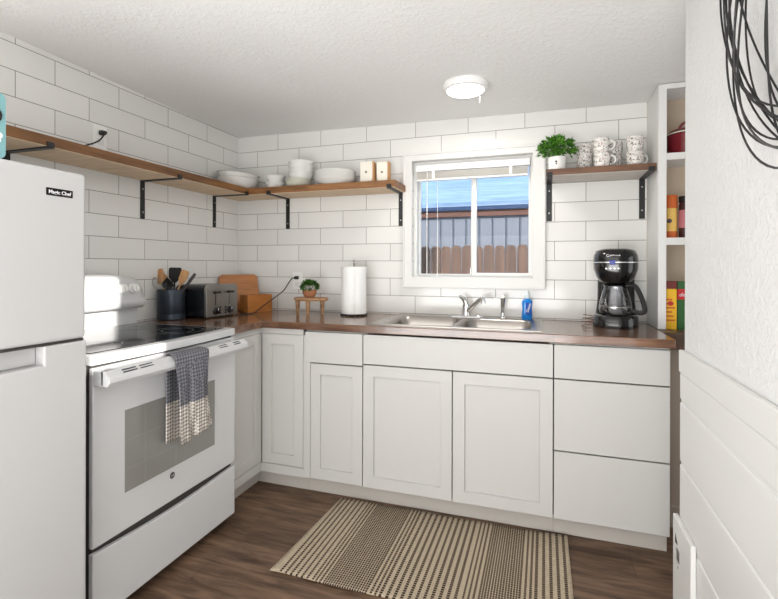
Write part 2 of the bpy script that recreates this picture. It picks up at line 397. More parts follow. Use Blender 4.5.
def grid_slab(xs, ys, keep, z0, z1):
    mb = MB(); nx, ny = len(xs), len(ys); vid = lambda i, j, k: (k * ny + j) * nx + i
    vs = [(x, y, z) for z in (z0, z1) for y in ys for x in xs]; fs = []
    K = lambda i, j: 0 <= i < nx - 1 and 0 <= j < ny - 1 and keep(i, j)
    for i in range(nx - 1):
        for j in range(ny - 1):
            if not K(i, j): continue
            fs.append((vid(i, j, 1), vid(i + 1, j, 1), vid(i + 1, j + 1, 1), vid(i, j + 1, 1)))
            fs.append((vid(i, j, 0), vid(i, j + 1, 0), vid(i + 1, j + 1, 0), vid(i + 1, j, 0)))
            if not K(i - 1, j): fs.append((vid(i, j, 0), vid(i, j, 1), vid(i, j + 1, 1), vid(i, j + 1, 0)))
            if not K(i + 1, j): fs.append((vid(i + 1, j, 0), vid(i + 1, j + 1, 0), vid(i + 1, j + 1, 1), vid(i + 1, j, 1)))
            if not K(i, j - 1): fs.append((vid(i, j, 0), vid(i + 1, j, 0), vid(i + 1, j, 1), vid(i, j, 1)))
            if not K(i, j + 1): fs.append((vid(i, j + 1, 0), vid(i, j + 1, 1), vid(i + 1, j + 1, 1), vid(i + 1, j + 1, 0)))
    return mb.add(vs, fs)

# ================================================================== SETTING
X1, Y0 = 4.0, -5.2
def zc(x, y): return 2.118 - 0.0113 * x - 0.018 * y
struct(MB().box(-0.12, X1 + .1, Y0 - .1, 0.12, -0.1, 0.0).build('floor', M_floor, smooth=False))
cb = grid_slab([-0.12, 2.62, X1 + .1], [Y0 - .1, -1.9, 0.12], lambda i, j: not (i == 1 and j == 0), 0, 1)
cb.v = [(x, y, zc(x, y) if z == 0 else 2.5) for x, y, z in cb.v]
struct(cb.build('ceiling', M_ceiling, smooth=False))
# back wall with the window opening (slab built in XZ, turned upright)
WX0, WX1, WZ0, WZ1 = 1.275, 1.993, 1.14, 1.862
def wall_xz(name, m, x0, x1, y0, y1, z0, z1, hole=None):
    xs, zs = [x0, x1], [z0, z1]
    if hole: xs = [x0, hole[0], hole[1], x1]; zs = [z0, hole[2], hole[3], z1]
    g = grid_slab(xs, zs, lambda i, j: not (hole and i == 1 and j == 1), y0, y1)
    g.v = [(x, z, y) for x, y, z in g.v]
    return struct(g.build(name, m, smooth=False))
def wall_yz(name, m, x0, x1, y0, y1, z0, z1, hole=None):
    ys, zs = [y0, y1], [z0, z1]
    if hole: ys = [y0, hole[0], hole[1], y1]; zs = [z0, hole[2], hole[3], z1]
    g = grid_slab(ys, zs, lambda i, j: not (hole and i == 1 and j == 1), x0, x1)
    g.v = [(z, x, y) for x, y, z in g.v]
    return struct(g.build(name, m, smooth=False))
wall_xz('wall_back', M_tile_back, 0.0, 2.571, 0.0, 0.12, 0, 2.14, (WX0, WX1, WZ0, WZ1))
wall_xz('wall_pantry_back', M_beige, 2.571, X1, 0.0, 0.12, 0, 2.14)
wall_yz('wall_left', M_tile_left, -0.12, 0.0, Y0, 0.0, 0, 2.23)
wall_yz('wall_far_right', M_plaster, X1, X1 + .1, -1.9, 0.0, 0, 2.2)
wall_xz('wall_side_room', M_plaster, 2.62, X1, -2.0, -1.9, 0, 2.2)
wall_xz('wall_rear', M_plaster, 0.0, 2.62, Y0 - .1, Y0, 0, 2.24)
# partition on the right; a small high window behind the camera lets the low sun in
wall_yz('wall_right', M_plaster, 2.50, 2.62, Y0, -1.0, 0, 2.2, (-2.68, -2.31, 1.42, 1.91))
sh = MB(); zz = 0.9785
for k in range(5):
    z1_ = min(.862, zz - 0.009); z0_ = max(zz - 0.2065, 0.0)
    sh.box(2.486, 2.4995, Y0 + .001, -0.998, z0_, z1_); zz -= 0.2065
    if zz < 0.03: break
sh.box(2.4895, 2.4994, Y0 + .002, -0.999, 0.0, .861)
struct(sh.build('trim_1_shiplap_boards', M_trim, smooth=False, bevel=0.006))
struct(MB().box(2.484, 2.4995, Y0 + .001, -0.992, 0.8625, 0.936).build('trim_2_chair_rail', M_trim, smooth=False, bevel=0.003))
struct(MB().box(2.4995, 2.62, -0.9995, -0.985, 0.0, 0.93).build('trim_3_wall_end_board', M_trim, smooth=False, bevel=0.002))
wall_xz('wall_under_pantry', M_taupe, 2.572, X1, -0.30, -0.001, 0, 0.832)
struct(MB().box(2.574, X1, -0.314, -0.3005, 0.0, 0.10).build('baseboard_right', M_taupe, smooth=False, bevel=0.003))
# corner caulk bead where the two tiled walls meet
struct(MB().cyl((0.002, -0.002, 0.92), (0.002, -0.002, 2.115), 0.0035).build('trim_4_corner_bead', M_trim))

# kitchen window
def ring(x0, x1, z0, z1, l, r, b, t, y0, y1, mb=None):
    mb = mb or MB(); o = [(x0, z0), (x1, z0), (x1, z1), (x0, z1)]; i = [(x0 + l, z0 + b), (x1 - r, z0 + b), (x1 - r, z1 - t), (x0 + l, z1 - t)]
    vs = [(p[0], y, p[1]) for y in (y0, y1) for q in (o, i) for p in q]; fs = []
    for k in range(4):
        j = (k + 1) % 4
        fs += [(k, j, 4 + j, 4 + k), (8 + k, 12 + k, 12 + j, 8 + j), (k, 8 + k, 8 + j, j), (4 + k, 4 + j, 12 + j, 12 + k)]
    return mb.add(vs, fs)
win = struct(ring(WX0, WX1, WZ0, WZ1, .022, .016, .014, .020, .035, .115).build('window_1', M_trim, smooth=False, bevel=.002))
MX = 1.640
ring(MX - .003, WX1 - .0162, WZ0 + .0142, WZ1 - .0202, .029, .010, .020, .022, .048, .070).build('sash', M_trim, win, smooth=False, bevel=.002)
ring(WX0 + .0222, MX + .010, WZ0 + .0142, WZ1 - .0202, .012, .022, .012, .016, .078, .100).build('sash', M_trim, win, smooth=False, bevel=.002)
MB().box(MX + .024, WX1 - .024, .057, .061, WZ0 + .032, WZ1 - .040).build('pane', M_glass, win, smooth=False)
MB().box(WX0 + .032, MX - .010, .087, .091, WZ0 + .024, WZ1 - .034).build('pane', M_glass, win, smooth=False)
MB().box(MX - .012, MX - .004, .040, .05, 1.165, 1.205).build('latch', M_steel, win, smooth=False, bevel=.001)
cz0, cz1, cx0, cx1 = 1.082, 1.908, 1.222, 2.060
cs = ring(cx0, cx1, cz0, cz1, WX0 - cx0 + .002, cx1 - WX1 + .002, WZ0 - cz0 + .002, cz1 - WZ1 + .002, -.020, -.0005)
ring(cx0 - .001, cx1 + .001, cz0 - .001, cz1 + .001, .014, .014, .014, .014, -.027, -.0004, cs)
struct(cs.build('trim_5_window_casing', M_trim, smooth=False, bevel=.003))
struct(MB().box(WX0 + .0005, WX1 - .0005, -.018, .034, WZ0 + .0005, WZ0 + .008).build('window_1_sill', M_trim, smooth=False, bevel=.002))

# outside the kitchen window
struct(MB().box(-6, 10, 0.3, 12, -0.5, -0.4).build('ground_outside', M_ground, smooth=False))

# raised blind
bl = thing('window_blind', 'white mini blind pulled up to the top of the kitchen window', 'blind', (1.634, 0.015, 1.80))
MB().box(WX0 + .024, WX1 - .018, -.004, .028, 1.796, 1.836).build('headrail', M_plastic, bl, world=True, smooth=False, bevel=.003)
sl = MB()
for k in range(9): sl.box(WX0 + .03, WX1 - .03, 0.0, .025, 1.752 + k * .0045, 1.7545 + k * .0045)
sl.build('slat_stack', mat('blind_slat', (214, 210, 202), 0.5), bl, world=True, smooth=False)
MB().box(WX0 + .03, WX1 - .03, 0.0, .026, 1.738, 1.750).build('bottom_rail', M_plastic, bl, world=True, smooth=False, bevel=.002)
MB().cyl((1.372, -.008, 1.80), (1.372, -.008, 1.165), .0028, seg=8).build('wand', M_plastic, bl, world=True)
MB().cyl((1.437, -.006, 1.74), (1.437, -.006, 1.17), .0016, seg=6).cyl((1.437, -.006, 1.17), (1.437, -.006, 1.145), .004, .005, seg=8).build('pull_cord', M_plastic, bl, world=True)
for xx in (1.40, 1.86): MB().box(xx, xx + .018, -.006, .0, 1.750, 1.80).build('cord_clip', M_plastic, bl, world=True, smooth=False, bevel=.001)

# fence behind the window: one fence, its boards are parts
fn = thing('wooden_fence', 'brown dog-eared wooden fence outside the kitchen window', 'fence', (1.4, 1.72, -0.4))
xx = -0.35; k = 0
while xx < 3.4:
    w = 0.096; t = 1.41 + random.uniform(-.006, .01); yy = 1.70 + random.uniform(-.004, .004)
    MB().prism([(xx, -0.39), (xx + w, -0.39), (xx + w, t - .03), (xx + w - .022, t), (xx + .022, t), (xx, t - .03)], yy, yy + .018).build('board', M_fence, fn, world=True, smooth=False)
    xx += w + .007
for zr in (.1, 1.05): MB().box(-.35, 3.4, 1.722, 1.76, zr, zr + .08).build('rail', M_fence, fn, world=True, smooth=False)
shd = thing('shed', 'grey boarded shed with a brown fascia and blue roof beyond the fence', 'shed', (1.2, 3.4, -0.4))
MB().box(-1.5, 4.0, 2.60, 4.4, -0.39, 1.85).build('siding', M_shed, shd, world=True, smooth=False)
bt = MB(); xx = -1.5
while xx < 4.0: bt.box(xx, xx + .014, 2.592, 2.60, -.39, 1.784); xx += .15
bt.build('batten', mat('shed_batten', (104, 107, 115), .9), shd, world=True, smooth=False)
MB().box(-1.6, 4.1, 2.555, 2.591, 1.785, 1.850).build('fascia', M_fascia, shd, world=True, smooth=False)
MB().box(-1.6, 4.1, 2.52, 2.591, 1.851, 1.900).build('gutter', M_roofedge, shd, world=True, smooth=False, bevel=.005)
MB().prism([(2.53, 1.902), (4.6, 3.0), (4.6, 3.05), (2.53, 1.945)], -1.6, 4.1, 'X').build('roof', M_roofblue, shd, world=True, smooth=False)

# ceiling lamp
zl = zc(1.685, -.5)
cl = thing('ceiling_lamp', 'round white flush ceiling lamp, lit, with a thin pull chain', 'ceiling light', (1.685, -.50, zl - .03))
MB().lathe([(.108, .031), (.112, .02), (.104, .0), (.092, -.004), (.088, .0)], 48, cap1=False).build('housing', M_plastic, cl)
MB().lathe([(.088, .0), (.086, -.008), (.06, -.016), (.0001, -.019)], 48).build('diffuser', M_lamp, cl)
MB().cyl((.075, -.03, -.006), (.075, -.03, -.075), .0007, seg=6).lathe([(.0001, -.080), (.0015, -.077), (.0001, -.073)], 8, cx=.075, cy=-.03).build('pull_chain', M_steel, cl)
pl = bpy.data.lights.new('ceiling_lamp_light', 'AREA'); pl.shape = 'DISK'; pl.size = .17; pl.energy = 3.5; pl.color = (1, .95, .88)
po = bpy.data.objects.new('ceiling_lamp_light', pl); COL.objects.link(po); po.location = (0, 0, -.022); po.parent = cl

# ================================================================== CABINETS
FY = -0.585
def shaker(x0, x1, z0, z1, t=.019, fw=.056, rec=.013):
    """door in the XZ plane; front at y=-t"""
    mb = MB()
    if x1 - x0 < .14: fw = .045
    mb.box(x0, x1, -t + rec, 0, z0, z1)
    o = [(x0, z0), (x1, z0), (x1, z1), (x0, z1)]; i = [(x0 + fw, z0 + fw), (x1 - fw, z0 + fw), (x1 - fw, z1 - fw), (x0 + fw, z1 - fw)]
    ii = [(x0 + fw + .0015, z0 + fw + .0015), (x1 - fw - .0015, z0 + fw + .0015), (x1 - fw - .0015, z1 - fw - .0015), (x0 + fw + .0015, z1 - fw - .0015)]
    vs = [(p[0], -t, p[1]) for p in o] + [(p[0], -t, p[1]) for p in i] + [(p[0], -t + rec - .0003, p[1]) for p in ii] + [(p[0], -t + rec, p[1]) for p in o]
    fs = []
    for k in range(4):
        j = (k + 1) % 4; fs += [(k, j, 4 + j, 4 + k), (4 + k, 4 + j, 8 + j, 8 + k), (k, 12 + k, 12 + j, j)]
    return mb.add(vs, fs)
def slab(x0, x1, z0, z1, t=.019): return MB().box(x0, x1, -t, 0, z0, z1)
g = .0025
def carcass(name, label, x0, x1, hollow=False):
    c = thing(name, label, 'cabinet', ((x0 + x1) / 2, FY, 0))
    lx0, lx1 = x0 - c.location.x, x1 - c.location.x
    if hollow:
        MB().box(lx0 + .0005, lx0 + .018, .0195, .583, .088, .8755).box(lx1 - .018, lx1 - .0005, .0195, .583, .088, .8755).box(lx0 + .018, lx1 - .018, .0195, .583, .088, .106).box(lx0 + .018, lx1 - .018, .575, .583, .106, .70).box(lx0 + .018, lx1 - .018, .0195, .024, .106, .74).build('body', M_cab, c, smooth=False)
    else: MB().box(lx0 + .0005, lx1 - .0005, .0195, .583, .088, .8755).build('body', M_cab, c, smooth=False)
    MB().box(lx0 + .0005, lx1 - .0005, .018, .0194, .10, .866).build('gap_shade', M_gap, c, smooth=False)  # dark sheet added behind the fronts, paints the shade in their gaps
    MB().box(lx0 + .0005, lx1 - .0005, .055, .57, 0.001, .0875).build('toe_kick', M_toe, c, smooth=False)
    return c, lx0, lx1
def front(c, name, mb): 
    mb.v = [(x, y + .0178, z) for x, y, z in mb.v]
    return mb.build(name, M_cab, c, smooth=False, bevel=.0015, seg=1)
c, a, b = carcass('base_cabinet', 'narrow white base cabinet, one drawer over one panelled door, left of the sink', .852, 1.181)
MB().box(a, a + .03, -.0, .0178, .092, .866).build('stile', M_cab, c, smooth=False)
front(c, 'drawer', slab(a + .0, b - g, .705, .866)); front(c, 'door', shaker(a + .03 + g, b - g, .094, .699))
c, a, b = carcass('sink_cabinet', 'wide white cabinet under the sink with two panelled doors', 1.181, 2.095, True)
front(c, 'false_drawer_front', slab(a + g, b - g, .717, .866)); front(c, 'door', shaker(a + g, .002 - g, .092, .711)); front(c, 'door', shaker(.002 + g, b - g, .092, .711))
c, a, b = carcass('drawer_cabinet', 'white three-drawer base cabinet below the coffee maker', 2.095, 2.552)
front(c, 'drawer', slab(a + g, b - .001, .717, .866)); front(c, 'drawer', slab(a + g, b - .001, .397, .711)); front(c, 'drawer', slab(a + g, b - .001, .092, .391))
MB().box(b - .0005, b + .003, .02, .583, .088, .8755).build('end_panel', mat('raw_panel', (176, 150, 124), .7), c, smooth=False)
# corner cabinet with two doors meeting in the inner corner
c = thing('corner_cabinet', 'white corner base cabinet, two panelled doors meeting in the corner beside the stove', 'cabinet', (.3, -.3, 0))
L1 = [(.001, -.002), (.8515, -.002), (.8515, -.565), (.5655, -.565), (.5655, -.917), (.001, -.917)]
MB().prism(L1, .088, .8755, 'Z').build('body', M_cab, c, world=True, smooth=False)
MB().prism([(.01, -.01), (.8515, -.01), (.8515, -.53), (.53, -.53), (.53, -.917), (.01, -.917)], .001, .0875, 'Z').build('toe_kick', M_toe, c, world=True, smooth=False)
MB().box(.5656, .8515, -.585, -.5651, .088, .136).box(.839 + .004, .8515, -.585, -.5651, .137, .8755).box(.5656, .8515, -.585, -.5651, .846, .8755) \
    .box(.5656, .585, -.917, -.5855, .088, .136).box(.5656, .585, -.917, -.5855, .846, .8755).build('face_frame', M_cab, c, world=True, smooth=False)
MB().box(.59, .8515, -.5664, -.5652, .137, .845).box(.5657, .567, -.917, -.59, .137, .845).build('gap_shade', M_gap, c, world=True, smooth=False)  # dark sheets added behind both doors as painted gap shade
d = shaker(.5875, .8395, .1385, .8435, t=.017); d.v = [(x, y - .5668, z) for x, y, z in d.v]
d.build('door', M_cab, c, world=True, smooth=False, bevel=.0015, seg=1)
d = shaker(-.9165, -.5865, .1385, .8435, t=.017); d.v = [(-(y) + .5675, x, z) for x, y, z in d.v]
d.build('door', M_cab, c, world=True, smooth=False, bevel=.0015, seg=1)

# countertop with sink cut-out
SX0, SX1, SY0, SY1 = 1.205, 2.043, -.565, -.03
xs = [.001, .605, SX0 + .03, SX1 - .03, 2.567]; ys = [-.919, -.605, SY0 + .03, SY1 - .03, -.001]
def keep(i, j):
    if j == 0: return i == 0
    return not (i == 2 and j == 2)
tag(grid_slab(xs, ys, keep, .8765, .914).build('countertop', M_counter, smooth=False, bevel=.003), 'glossy brown wood L-shaped countertop over the white base cabinets', 'countertop')
tag(MB().box(2.5685, 3.3, -.352, -.0015, .8335, .911).build('ledge_top', M_ledge, smooth=False, bevel=.003), 'dull grey-brown wooden ledge under the pantry shelves', 'ledge')

# sink
sk = thing('kitchen_sink', 'double bowl stainless steel drop-in sink under the window', 'sink', ((SX0 + SX1) / 2, (SY0 + SY1) / 2, .9145))
dmid = 1.628
def bowl_half(x0, x1, bx0, bx1):
    by0, by1 = SY0 + .038, SY1 - .10
    return MB().loft([rrect(x0, x1, SY0, SY1, .0005, .9145), rrect(x0 + .0008, x1 - .0008, SY0 + .001, SY1 - .001, .001, .920),
                      rrect(bx0 - .01, bx1 + .01, by0 - .01, by1 + .01, .06, .9205), rrect(bx0, bx1, by0, by1, .06, .912),
                      rrect(bx0 + .006, bx1 - .006, by0 + .006, by1 - .006, .06, .86), rrect(bx0 + .02, bx1 - .02, by0 + .02, by1 - .02, .06, .775),
                      rrect(bx0 + .07, bx1 - .07, by0 + .07, by1 - .07, .05, .758)], cap0=False, cap1=True)
bowl_half(SX0, dmid, SX0 + .05, dmid - .014).build('bowl', M_sink, sk, world=True, angle=60)
bowl_half(dmid, SX1, dmid + .014, SX1 - .05).build('bowl', M_sink, sk, world=True, angle=60)
for xx in (1.41, 1.83): MB().lathe([(.045, .759), (.04, .762), (.02, .7605)], 24, cx=xx, cy=-.33).build('drain', M_chrome, sk, world=True)
# faucet
fc = thing('kitchen_faucet', 'chrome single-handle kitchen faucet behind the double sink', 'faucet', (1.626, -.085, .9206))
MB().loft([rrect(-.105, .105, -.028, .028, .027, 0), rrect(-.103, .103, -.026, .026, .025, .008), rrect(-.09, .09, -.018, .018, .017, .012)]).build('base_plate', M_chrome, fc, angle=50)
MB().lathe([(.026, .010), (.024, .03), (.021, .05), (.022, .07), (.016, .078)], 24).build('body', M_chrome, fc)
MB().tube([(0.004, -.004, .03), (.03, -.03, .055), (.065, -.07, .088), (.092, -.10, .112), (.105, -.115, .118), (.112, -.122, .108), (.113, -.123, .088)],
          [.013, .0125, .0115, .011, .0115, .012, .0125], 16).build('spout', M_chrome, fc)
MB().tube([(0, 0, .075), (-.006, .0, .092), (-.018, -.01, .108), (-.034, -.024, .120)], [.017, .017, .012, .009], 12).build('handle', M_chrome, fc)
sp = thing('side_sprayer', 'chrome pull-out side sprayer to the right of the faucet', 'sprayer', (1.832, -.085, .9206))
MB().lathe([(.020, 0), (.019, .008), (.013, .014), (.012, .03)], 20).build('holder', M_chrome, sp)
MB().tube([(0, 0, .03), (0, 0, .06), (.001, -.002, .09), (.002, -.008, .112), (.0, -.022, .122)], [.010, .011, .013, .015, .011], 14).build('spray_head', M_chrome, sp)
# dish soap bottle
sb = thing('soap_bottle', 'bottle of bright blue dish soap with a white cap at the sink rim', 'bottle', (1.965, -.105, .9206), rotz=.45)
prof = [(.027, .0), (.030, .004), (.029, .04), (.026, .06), (.030, .085), (.029, .10), (.019, .112), (.012, .116)]
MB().lathe(prof, 28, sy=.62).build('bottle_body', M_soap, sb)
MB().lathe([(.012, .1165), (.013, .126), (.013, .134), (.008, .14), (.007, .152), (.0001, .153)], 20).build('cap', M_cap, sb)
MB().box(-.017, .017, -.0205, -.019, .028, .092).build('label_band', mat('soap_label', (22, 92, 190), .4), sb, smooth=False)
text('lettering', 'Dawn', .021, M_whitetext, sb, frame((0.0, -.0212, .066), (.35, 0, 1), (-1, 0, .35)), bold=.0006)

# ================================================================== SHELVES
def shelf_bracket(parent, base, out, up_len=.205, arm=.245, wd=.028, zt=0):
    """base: wall point at shelf underside; out: unit vector away from wall (x or y)"""
    o = Vector(out); s = Vector((-o.y, o.x, 0)); p = Vector(base); mb = MB()
    m = Matrix.Identity(4)
    for i in range(3): m[i][0] = s[i]; m[i][1] = o[i]; m[i][2] = (0, 0, 1)[i]; m[i][3] = p[i]
    mb.box(-wd / 2, wd / 2, .0008, .006, -up_len, -.0, m).box(-wd / 2, wd / 2, .0008, arm, -.0055, -.0004, m).box(-wd / 2, wd / 2, arm - .006, arm, -.0004, .018, m)
    o2 = mb.build('bracket', M_black, parent, world=True, smooth=False, bevel=.001, seg=1)
    for zz in (-.045, -.17):
        a_ = m @ Vector((0, .006, zz)) - parent_loc(parent); b__ = m @ Vector((0, .0085, zz)) - parent_loc(parent)
        MB().cyl(a_, b__, .0045, seg=10).build('screw', M_steel, o2)
    return o2
ZS0, ZS1 = 1.670, 1.712
M_pale = wood('shelf_pale_underside', (196, 188, 178), (220, 213, 204), 'X', 1.0, .7)
def board(parent, mname, x0, x1, y0, y1, z0, z1, m, mu=None):
    MB().box(x0, x1, y0, y1, z0 + .002, z1).build('board', m, parent, world=True, smooth=False, bevel=.002)
    MB().box(x0 + .002, x1 - .002, y0 + .002, y1 - .002, z0, z0 + .0019).build('underside', mu or M_raw, parent, world=True, smooth=False)
s1 = thing('wall_shelf', 'long wooden shelf on the left tiled wall above the stove', 'shelf', (.12, -1.3, ZS0))
board(s1, '', .001, .250, -2.7, -.0015, ZS0, ZS1, M_shelf_y)
for yy in (-.258, -.832, -1.50, -2.2): shelf_bracket(s1, (0, yy, ZS0), (1, 0, 0), arm=.256)
s2 = thing('wall_shelf', 'wooden shelf on the back wall holding stacked white dishes', 'shelf', (.74, -.12, ZS0))
board(s2, '', .2508, 1.238, -.236, -.0015, ZS0, ZS1, M_shelf_x)
for xx in (.399, 1.203): shelf_bracket(s2, (xx, 0, ZS0), (0, -1, 0), arm=.243)
s3 = thing('wall_shelf', 'short dark wooden shelf right of the window holding mugs', 'shelf', (2.31, -.12, 1.684))
board(s3, '', 2.062, 2.5695, -.236, -.0015, 1.684, 1.718, M_shelf_dark, M_pale)
for xx in (2.080, 2.548): shelf_bracket(s3, (xx, 0, 1.684), (0, -1, 0), arm=.243, up_len=.215)

# ---- dishes on the back shelf
def bowl_prof(r, h, t=.004, foot=.5):
    return [(r * foot, 0), (r * foot + .002, .004), (r * .75, h * .35), (r * .94, h * .72), (r, h), (r - t, h), (r * .92 - t, h * .72), (r * .72 - t, h * .4), (r * .4, .009), (.0001, .008)]
def plate_prof(r, h, t=.004):
    return [(r * .6, 0), (r * .62, .003), (r * .9, h * .6), (r, h), (r - .002, h + .002), (r * .86, h * .55 + t), (r * .62, .003 + t), (.0001, .003 + t)]
def stack(name, label, cat, group, prof, x, y, z, n, step, m, labels, extra=None):
    first = None
    for k in range(n):
        if first is None:
            first = MB().lathe(prof, 40).build(name, m); o = first
        else:
            o = first.copy(); COL.objects.link(o)
        o.location = (x, y, z + k * step); tag(o, labels[k] if isinstance(labels, list) else labels, cat, group)
    return first
ZT = ZS1 + .0006
# big oval platters in the corner
pf = [(.095, 0), (.105, .004), (.130, .028), (.150, .066), (.156, .069), (.146, .066), (.124, .030), (.095, .012), (.0001, .009)]
o = MB().lathe(pf, 48, sx=.80, sy=1.0).build('oval_platter', M_ceramic); o.location = (.135, -.185, ZT); tag(o, 'deep white oval dish in the shelf corner, bottom of the pair', 'dish', 'oval dishes in the shelf corner')
o2 = o.copy(); COL.objects.link(o2); o2.location = (.133, -.185, ZT + .034); o2.rotation_euler = (0, math.radians(4), 0); tag(o2, 'white oval dish nested on top in the shelf corner', 'dish', 'oval dishes in the shelf corner')
# small cups / bowls
stack('small_bowl', '', 'bowl', 'small bowls stacked beside the oval dishes', bowl_prof(.066, .042, foot=.7), .385, -.135, ZT, 2, .043, M_ceramic,
      ['small white bowl with a dark rim, under another bowl left of the plates', 'small white bowl topmost of the short stack left of the plates'])
stack('small_plate', '', 'plate', 'small cream plates under the bowls', plate_prof(.084, .022), .560, -.14, ZT, 3, .014, M_creamglaze,
      ['small cream plate, bottom of three under the tall bowls', 'small cream plate, middle of three under the tall bowls', 'small cream plate, top of three under the tall bowls'])
stack('soup_bowl', '', 'bowl', 'white soup bowls stacked on the small plates', [(.060, 0), (.066, .006), (.078, .026), (.080, .034), (.076, .034), (.060, .010), (.0001, .009)], .575, -.14, ZT + .052, 4, .026, M_ceramic,
      ['white soup bowl, lowest of the four stacked on cream plates', 'white soup bowl, second from below in the tall bowl stack', 'white soup bowl, third from below in the tall bowl stack', 'white soup bowl, topmost of the tall bowl stack'])
stack('dinner_plate', '', 'plate', 'large white plates stacked on the back shelf', plate_prof(.130, .036), .815, -.135, ZT, 5, .0125, M_ceramic,
      ['large white plate, bottom of the wide plate stack', 'large white plate, second from below in the wide stack', 'large white plate, middle of the wide plate stack', 'large white plate, second from top in the wide stack', 'large white plate on top of the wide plate stack'])
# cream boxes with wooden edges
for (x0, x1, lab, y0) in ((.985, 1.064, 'cream block with a small dark emblem right of the plates', -.15), (1.082, 1.150, 'cream block with wooden edge nearest the window casing', -.12)):
    t = thing('recipe_box', lab, 'box', ((x0 + x1) / 2, y0 + .03, ZT), rotz=.06)
    w = (x1 - x0) / 2; M_cr = MATS.get('cream_box') or mat('cream_box', (236, 231, 218), .5)
    MB().box(-w, w, -.03, .03, 0, .137).build('box_body', M_cr, t, smooth=False, bevel=.004)
    MB().box(w + .0005, w + .006, -.03, .03, 0, .137).build('side_edge', M_spoon, t, smooth=False, bevel=.001)
    MB().lathe([(.0001, 0), (.007, 0), (.007, .0012), (.0001, .0012)], 16, frame((0, -.0302, .072), (1, 0, 0), (0, 0, 1))).build('emblem', MATS.get('grey_print') or mat('grey_print', (120, 112, 104), .5), t)

# ---- plants
def leaf(mb, p, d, L, W):
    d = Vector(d).normalized(); s = d.cross(Vector((0, 0, 1)))
    if s.length < .1: s = Vector((1, 0, 0))
    s.normalize(); n = s.cross(d); s = (s + n * random.uniform(-.6, .6)).normalized(); n = s.cross(d); p = Vector(p)
    q = [p, p + d * L * .45 + s * W / 2 + n * W * .12, p + d * L - n * L * .12, p + d * L * .45 - s * W / 2 + n * W * .12, p + d * L * .5]
    mb.add(q, [(0, 1, 4), (1, 2, 4), (2, 3, 4), (3, 0, 4)])
def bush(cx, cy, cz, rx, ry, rz, n, L, W, up=.4):
    mb = MB()
    for _ in range(n):
        th = random.uniform(0, 2 * PI); ph = math.acos(random.uniform(-.35, 1)); r = random.uniform(.45, 1) ** .5
        d = Vector((math.sin(ph) * math.cos(th), math.sin(ph) * math.sin(th), math.cos(ph)))
        p = Vector((cx + d.x * rx * r, cy + d.y * ry * r, cz + d.z * rz * r))
        leaf(mb, p, d + Vector((random.uniform(-.5, .5), random.uniform(-.5, .5), up * random.uniform(-.5, 1))), L * random.uniform(.7, 1.2), W * random.uniform(.7, 1.2))
    return mb
pp = thing('potted_plant', 'bushy green plant in a white cup on the right shelf', 'plant', (2.118, -.150, 1.7186))
MB().lathe([(.038, 0), (.043, .004), (.046, .075), (.043, .075), (.040, .062), (.0001, .060)], 32).build('pot', M_ceramic, pp)
bb = bush(.0, .0, .112, .088, .062, .060, 380, .032, .020)
for k in range(30):
    th = random.uniform(0, 2 * PI); r_ = random.uniform(.03, .125); hz = .185 - r_ * .65 + random.uniform(-.02, .02)
    tip = Vector((-.01 + math.cos(th) * r_ * 1.05, max(-.1, math.sin(th) * r_ * .8), hz)); base = Vector((0, 0, .062))
    mid = (base + tip) / 2 + Vector((0, 0, .03)); bb.tube([base, mid, tip], .0012, 4)
    for q in range(9):
        w_ = q / 8; p = base * (1 - w_) ** 2 + mid * 2 * w_ * (1 - w_) + tip * w_ ** 2
        if w_ > .3: leaf(bb, p, (random.uniform(-1, 1), random.uniform(-1, 1), random.uniform(0, 1)), .027, .016)
bb.build('foliage', M_leaf, pp, smooth=False)
MB().lathe([(.0001, 0), (.0055, 0), (.0055, .001), (.0001, .001)], 12, frame((-.006, -.0463, .045), (1, 0, 0), (0, 0, 1))).lathe([(.0001, 0), (.004, 0), (.004, .001), (.0001, .001)], 12, frame((-.005, -.0463, .034), (1, 0, 0), (0, 0, 1))).build('emblem', M_darktext, pp)

# mugs
def mug():
    t = thing('mug', '', 'mug', (0, 0, 0))
    MB().lathe([(.030, 0), (.032, .002), (.034, .005), (.0395, .03), (.0405, .074), (.0385, .076), (.037, .073), (.036, .02), (.0001, .010)], 32).build('cup', M_floral, t)
    pts = []
    for k in range(13):
        a_ = -PI / 2 + PI * k / 12; pts.append((.038 + .026 * math.cos(a_), 0, .041 + .023 * math.sin(a_)))
    MB().tube(pts, .0045, 8).build('handle', M_ceramic, t)
    return t
m0 = mug(); used = False
mug_spots = [  # x, y, z level, handle angle, label
    (2.335, -.165, 0, -.15, 'floral white mug, lower of the front stack with handles to the right'),
    (2.330, -.165, 1, -.15, 'floral white mug, upper of the front stack with handles to the right'),
    (2.262, -.052, 0, .9, 'floral white mug behind the potted plant, lower of two'),
    (2.262, -.052, 1, .9, 'floral white mug behind the potted plant, upper of two'),
    (2.405, -.065, 0, 2.2, 'floral mug in shadow at the back between the stacks, lower'),
    (2.405, -.065, 1, 2.2, 'floral mug in shadow at the back between the stacks, upper'),
    (2.490, -.150, 0, .35, 'floral white mug nearest the pantry panel, lower of two'),
    (2.490, -.150, 1, .55, 'floral white mug nearest the pantry panel, upper of two')]
for x, y, lv, an, lab in mug_spots:
    o = m0 if not used else copy_tree(m0); used = True
    o.location = (x, y, 1.7187 + lv * .0768); o.rotation_euler = (0, 0, an); o['label'] = lab; o['group'] = 'floral mugs on the right shelf'

